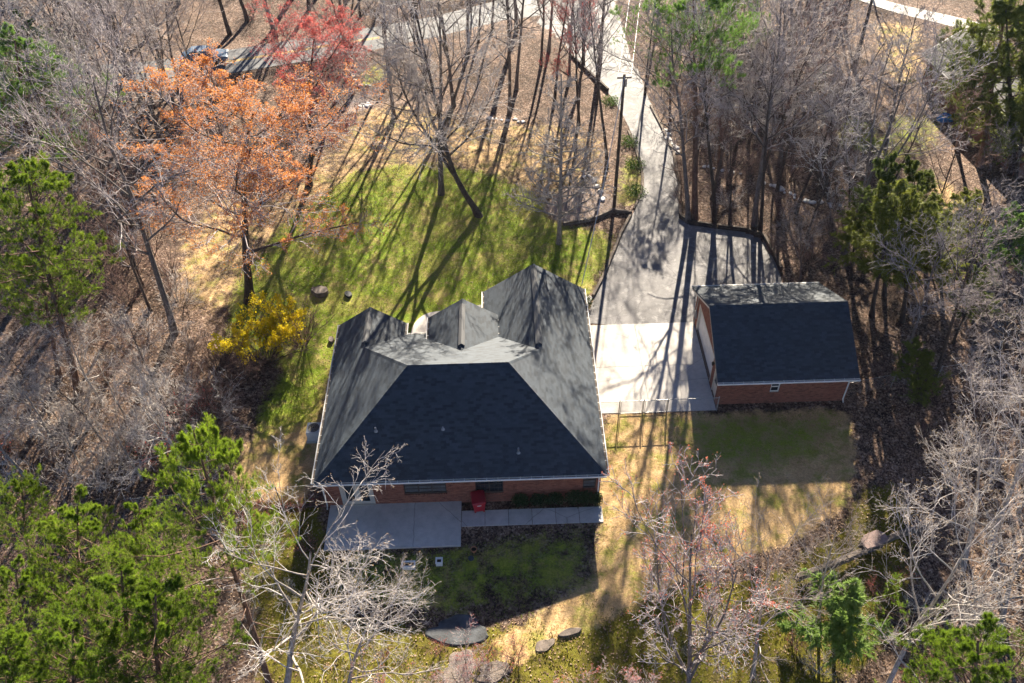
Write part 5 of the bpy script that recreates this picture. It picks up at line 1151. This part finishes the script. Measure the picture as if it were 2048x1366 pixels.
scatter([(640, 180), (980, 60), (1130, 40), (1210, 190), (1210, 250), (1000, 225), (820, 195)], 18, 2.6, 4, ['slender', 'sapling', 'oak', 'forked'], NAMES, lab('the leafy bank between lawn and street'), 'trees on the leafy bank', (11, 17))
scatter([(1260, -60), (1760, -60), (1720, 10), (1800, 90), (1700, 200), (1500, 230), (1330, 220), (1280, 60)], 22, 3.0, 5, W5+['maple', 'slender'], NAMES, lab('the upper woods right of the driveway'), 'upper woods right of the driveway', (12, 18))
scatter([(1360, 230), (1660, 220), (1660, 330), (1760, 420), (1700, 560), (1590, 520), (1540, 460), (1380, 430)], 17, 2.4, 6, ['slender', 'sapling', 'sapling', 'forked', 'crooked', 'slender'], NAMES, lab('the woods behind the garage'), 'woods behind the garage', (9, 16))
scatter([(1720, 480), (2100, 450), (2100, 900), (1860, 900), (1740, 760)], 11, 3.0, 7, ['sapling', 'crooked', 'slender', 'pale', 'sapling'], NAMES, lab('the woods right of the garage'), 'woods right of the garage', (7, 13))
scatter([(1900, 900), (2120, 900), (2160, 1300), (1900, 1280), (1840, 1120)], 6, 2.2, 8, ['pale', 'crooked', 'pale'], NAMES, lab('the brush at the lower right edge'), 'trees at the lower right edge', (6, 10))
scatter([(1930, -40), (2120, -40), (2120, 100), (1990, 60)], 6, 2.6, 9, ['cedar', 'pine1'], NAMES, lab('the upper right corner behind the neighbour house'), 'conifers in the upper right corner', (10, 15), avoid=False)
scatter([(1250, 1380), (1700, 1380), (1740, 1500), (1200, 1520)], 3, 2.0, 10, ['pale', 'redbud'], NAMES, lab('the thicket along the bottom edge'), 'thicket along the bottom edge', (3, 5), avoid=False)
scatter([(560, 1400), (1150, 1400), (1150, 1500), (560, 1500)], 4, 2.0, 12, ['redbud'], NAMES, lab('the row below the rock slabs'), 'small trees below the rock slabs', (4, 6), avoid=False)

# --- shrubs
e = plant('forsythia', 'forsythia_bush', gp(538, 722), 'yellow flowering forsythia bush on the left lawn', 'shrub', None, 1.3, 0)
plant('brush', 'bare_shrub', gp(604, 690), 'tall twiggy bare shrub right of the yellow forsythia', 'shrub', None, 1.35, 1.2); plant('brush', 'bare_shrub', gp(500, 760), 'dark bare shrub under the yellow forsythia', 'shrub', None, 1.1, .2)
plant('brush', 'bare_shrub', gp(430, 860), 'large brown bare shrub left of the side yard', 'shrub', None, 1.35, 2.2, crownmat=TWIGR)
SHL = {'brush': 'dark bare shrub in ', 'brush_pale': 'pale twiggy shrub in ', 'brush_red': 'red budded shrub in '}
def shl(z): return {k: v+z for k, v in SHL.items()}
SN = {k: 'bare_shrub' for k in SHL}
scatter([(-40, 180), (330, 190), (330, 500), (440, 720), (440, 950), (-40, 950)], 50, 1.7, 21, ['brush', 'brush_pale', 'brush'], SN, shl('the left woods undergrowth'), 'left woods undergrowth', (1.6, 3.2), 'shrub')
scatter([(-20, 800), (440, 790), (440, 970), (-20, 970)], 26, 1.0, 22, ['brush_pale', 'brush_pale', 'brush_pale', 'brush_red'], SN, shl('the pale thicket undergrowth above the lower left pines'), 'pale thicket undergrowth', (2, 3.4), 'shrub')
scatter([(1290, 230), (1700, 230), (1760, 420), (1720, 600), (1560, 520), (1370, 430)], 22, 1.8, 23, ['brush', 'brush', 'brush_pale'], SN, shl('the undergrowth behind the garage'), 'undergrowth behind the garage', (1.6, 3), 'shrub')
scatter([(1730, 450), (2100, 430), (2100, 1000), (1900, 980), (1740, 800)], 14, 2.0, 24, ['brush', 'brush_pale', 'brush_pale'], SN, shl('the undergrowth right of the garage'), 'undergrowth right of the garage', (1.5, 2.8), 'shrub')
scatter([(-40, -40), (1000, -40), (560, 70), (-40, 130)], 18, 2.0, 25, ['brush', 'brush_pale'], SN, shl('the undergrowth beyond the street'), 'undergrowth beyond the street', (1.8, 3), 'shrub')
scatter([(1270, -40), (1760, -40), (1700, 220), (1320, 210)], 20, 2.0, 26, ['brush', 'brush_pale'], SN, shl('the undergrowth of the upper right woods'), 'undergrowth of the upper right woods', (1.8, 3), 'shrub')
scatter([(480, 1010), (640, 1040), (700, 1230), (560, 1300), (1180, 1300), (1500, 1180), (1840, 1100), (2000, 1366), (460, 1420)], 26, 1.5, 27, ['brush_red', 'brush_pale', 'brush_red'], SN, shl('the mossy ground along the bottom'), 'shrubs on the mossy ground', (.6, 1.5), 'shrub', avoid=False)
scatter([(440, 1000), (640, 1005), (640, 1040), (430, 1050)], 8, .8, 28, ['brush_red'], SN, shl('the row left of the patio'), 'red shrubs left of the patio', (.8, 1.3), 'shrub', avoid=False)
scatter([(1880, 330), (2060, 330), (2060, 440), (1930, 420)], 7, 1.4, 29, ['brush_red'], SN, shl('the bed below the neighbour house'), 'red shrubs below the neighbour house', (2, 3), 'shrub', avoid=False)
# evergreen shrubs along the rear wall
def leafy(name, pos, rx, ry, h, n, label, m, seed, sz=.09, group=None, cat='shrub'):
    r = np.random.default_rng(seed); e = empty(name, (float(pos[0]), float(pos[1]), float(gz(pos[0], pos[1])))); tag(e, label, cat, group)
    d = nz(r.normal(0, 1, (n, 3))); d[:, 2] = np.abs(d[:, 2]); f = r.random((n, 1))**.35*(1+.18*np.sin(d[:, :1]*5+seed)*np.cos(d[:, 1:2]*4)); p = d*f*np.array([rx, ry, h*.62])+np.array([0, 0, h*.38*1.0]); low = r.random(n) < .25; p[low, 2] *= r.random(low.sum())
    V, F = rand_tris(r, p, sz, .02, 1); link('foliage', mesh_np(name, V, [F], m), e)
    b = MB()
    for i in range(7): a = i*.9+seed; b.tube([(0, 0, -.1), (rx*.3*math.cos(a), ry*.3*math.sin(a), h*.4), (rx*.65*math.cos(a), ry*.65*math.sin(a), h*.8)], [.025, .018, .008], 4)
    b.build('stems', BARKD, e); return e
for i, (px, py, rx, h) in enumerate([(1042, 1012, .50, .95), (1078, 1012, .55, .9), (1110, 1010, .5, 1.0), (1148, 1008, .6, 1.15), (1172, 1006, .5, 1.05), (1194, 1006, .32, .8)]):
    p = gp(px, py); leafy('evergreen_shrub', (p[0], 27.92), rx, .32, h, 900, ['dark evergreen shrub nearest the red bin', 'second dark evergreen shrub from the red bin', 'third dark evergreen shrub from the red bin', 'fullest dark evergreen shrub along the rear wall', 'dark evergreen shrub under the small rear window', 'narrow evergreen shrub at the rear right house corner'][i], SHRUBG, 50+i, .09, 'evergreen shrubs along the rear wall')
p = gp(1172, 610); leafy('evergreen_shrub', p, .5, .6, .7, 700, 'small rounded shrub at the house corner by the driveway', SHRUBG, 60)
for i, (px, py) in enumerate([(1222, 205), (1258, 285), (1270, 330), (1272, 385)]):
    leafy('ground_ivy', gp(px, py), .9, 1.1, .35, 700, ['bright ivy clump beside the upper timber wall', 'bright ivy clump at the top of the curved edging', 'bright ivy clump at the middle of the curved edging', 'bright ivy clump at the foot of the curved edging'][i], IVY, 70+i, .1, 'ivy clumps along the driveway')
leafy('evergreen_shrub', gp(1640, 195), .9, .9, 2.6, 1500, 'ivy covered green shrub in the upper right woods', IVY, 80, .12)

# ------------------------------------------------------------------ ground cover nobody could count
def scatter_pts(r, n, polys, x0, x1, y0, y1, inv=False):
    x = r.uniform(x0, x1, n); y = r.uniform(y0, y1, n)
    m_ = np.zeros(n, bool)
    for p in polys: m_ |= inpoly(x, y, p)
    if inv: m_ = woods(x, y)
    for p in [DRIVE, ROAD, HOUSE_BOX, GAR_BOX]: m_ &= ~inpoly(x, y, p)
    m_ &= ~((x > -10.3) & (x < 5.0) & (y > 25.3) & (y < 28.4) & ((x < -2.8) | (y > 26.55)))
    return x[m_], y[m_]
def blades(r, x, y, h, w, nb):
    n = len(x); z = gz(x, y); p = np.stack([x, y, z], -1)[:, None, :]+r.normal(0, .05, (n, nb, 3))*np.array([1, 1, 0]); d = nz(r.normal(0, .55, (n, nb, 3))+np.array([0, 0, 1.0])); d[..., 2] = np.abs(d[..., 2]); s = nz(np.cross(d, r.normal(0, 1, (n, nb, 3))))*w
    V = np.stack([p-s, p+s, p+d*h*r.uniform(.5, 1.3, (n, nb, 1))], 2).reshape(-1, 3); return V, np.arange(n*nb*3).reshape(-1, 3)
r = np.random.default_rng(99)
x, y = scatter_pts(r, 95000, LAWN_G[:5], -24, 24, 18, 62); V, F = blades(r, x, y, .085, .012, 3)
tag(link('grass', mesh_np('grass', V, [F], GRASSM)), 'short green lawn grass around the house', 'grass', kind='stuff')
x, y = scatter_pts(r, 70000, LAWN_D[:3], -24, 24, 17, 72); V, F = blades(r, x, y, .08, .012, 3)
tag(link('dry_grass', mesh_np('dry_grass', V, [F], DRYM)), 'dormant straw coloured grass of the yards', 'grass', kind='stuff')
x, y = scatter_pts(r, 26000, MOSS, -18, 24, 14, 34); k = np.sin(x*1.7+y*.9)+np.sin(y*2.1-x*.8)+r.normal(0, .5, len(x)) > .2; x, y = x[k], y[k]; V, F = blades(r, x, y, .11, .022, 4)
tag(link('moss_tufts', mesh_np('moss_tufts', V, [F], MOSSM)), 'olive moss and weed tufts on the rocky bottom ground', 'moss', kind='stuff')
LEAFM = m_leaf('fallen_leaf', [(0.09, 0.05, 0.03), (0.22, 0.13, 0.08), (0.40, 0.27, 0.18), (0.58, 0.45, 0.34)], .2, .7)
xs, ys = [], []
for (a, b_, c, d, n) in ((-30, 30, 14, 45, 60000), (-62, 62, 45, 100, 110000)):
    x, y = scatter_pts(r, n, [], a, b_, c, d, True); xs.append(x); ys.append(y)
x, y = scatter_pts(r, 16000, LAWN_D[:1]+LAWN_G[:1], -24, 14, 38, 72); xs.append(x); ys.append(y)
x = np.concatenate(xs); y = np.concatenate(ys); p = np.stack([x, y, gz(x, y)+.03], -1); n = len(x); a = nz(r.normal(0, 1, (n, 3))*np.array([1, 1, .45])); b_ = nz(np.cross(a, r.normal(0, .4, (n, 3))+np.array([0, 0, 1]))); s = r.uniform(.06, .13, (n, 1))
V = np.stack([p-a*s*.5, p+b_*s*.35, p+a*s*.5, p-b_*s*.35], 1).reshape(-1, 3)
tag(link('fallen_leaves', mesh_np('fallen_leaves', V, [np.arange(n*4).reshape(-1, 4)], LEAFM)), 'brown fallen leaves carpeting the woods', 'leaves', kind='stuff')


# ------------------------------------------------------------------ thin air haze
hz = MB(); hz.box((-90, -10, -2.5), (90, 125, 44)); m, nt = mat('haze_air'); pv = N(nt, 'VolumePrincipled', {'Color': (0.80, 0.90, 1.0), 'Density': 0.00006, 'Anisotropy': 0.4}); nt.links.new(pv.outputs[0], N(nt, 'OutputMaterial').inputs[1])
tag(hz.build('haze', m), 'thin sunlit air haze over the whole scene', 'haze', kind='stuff')
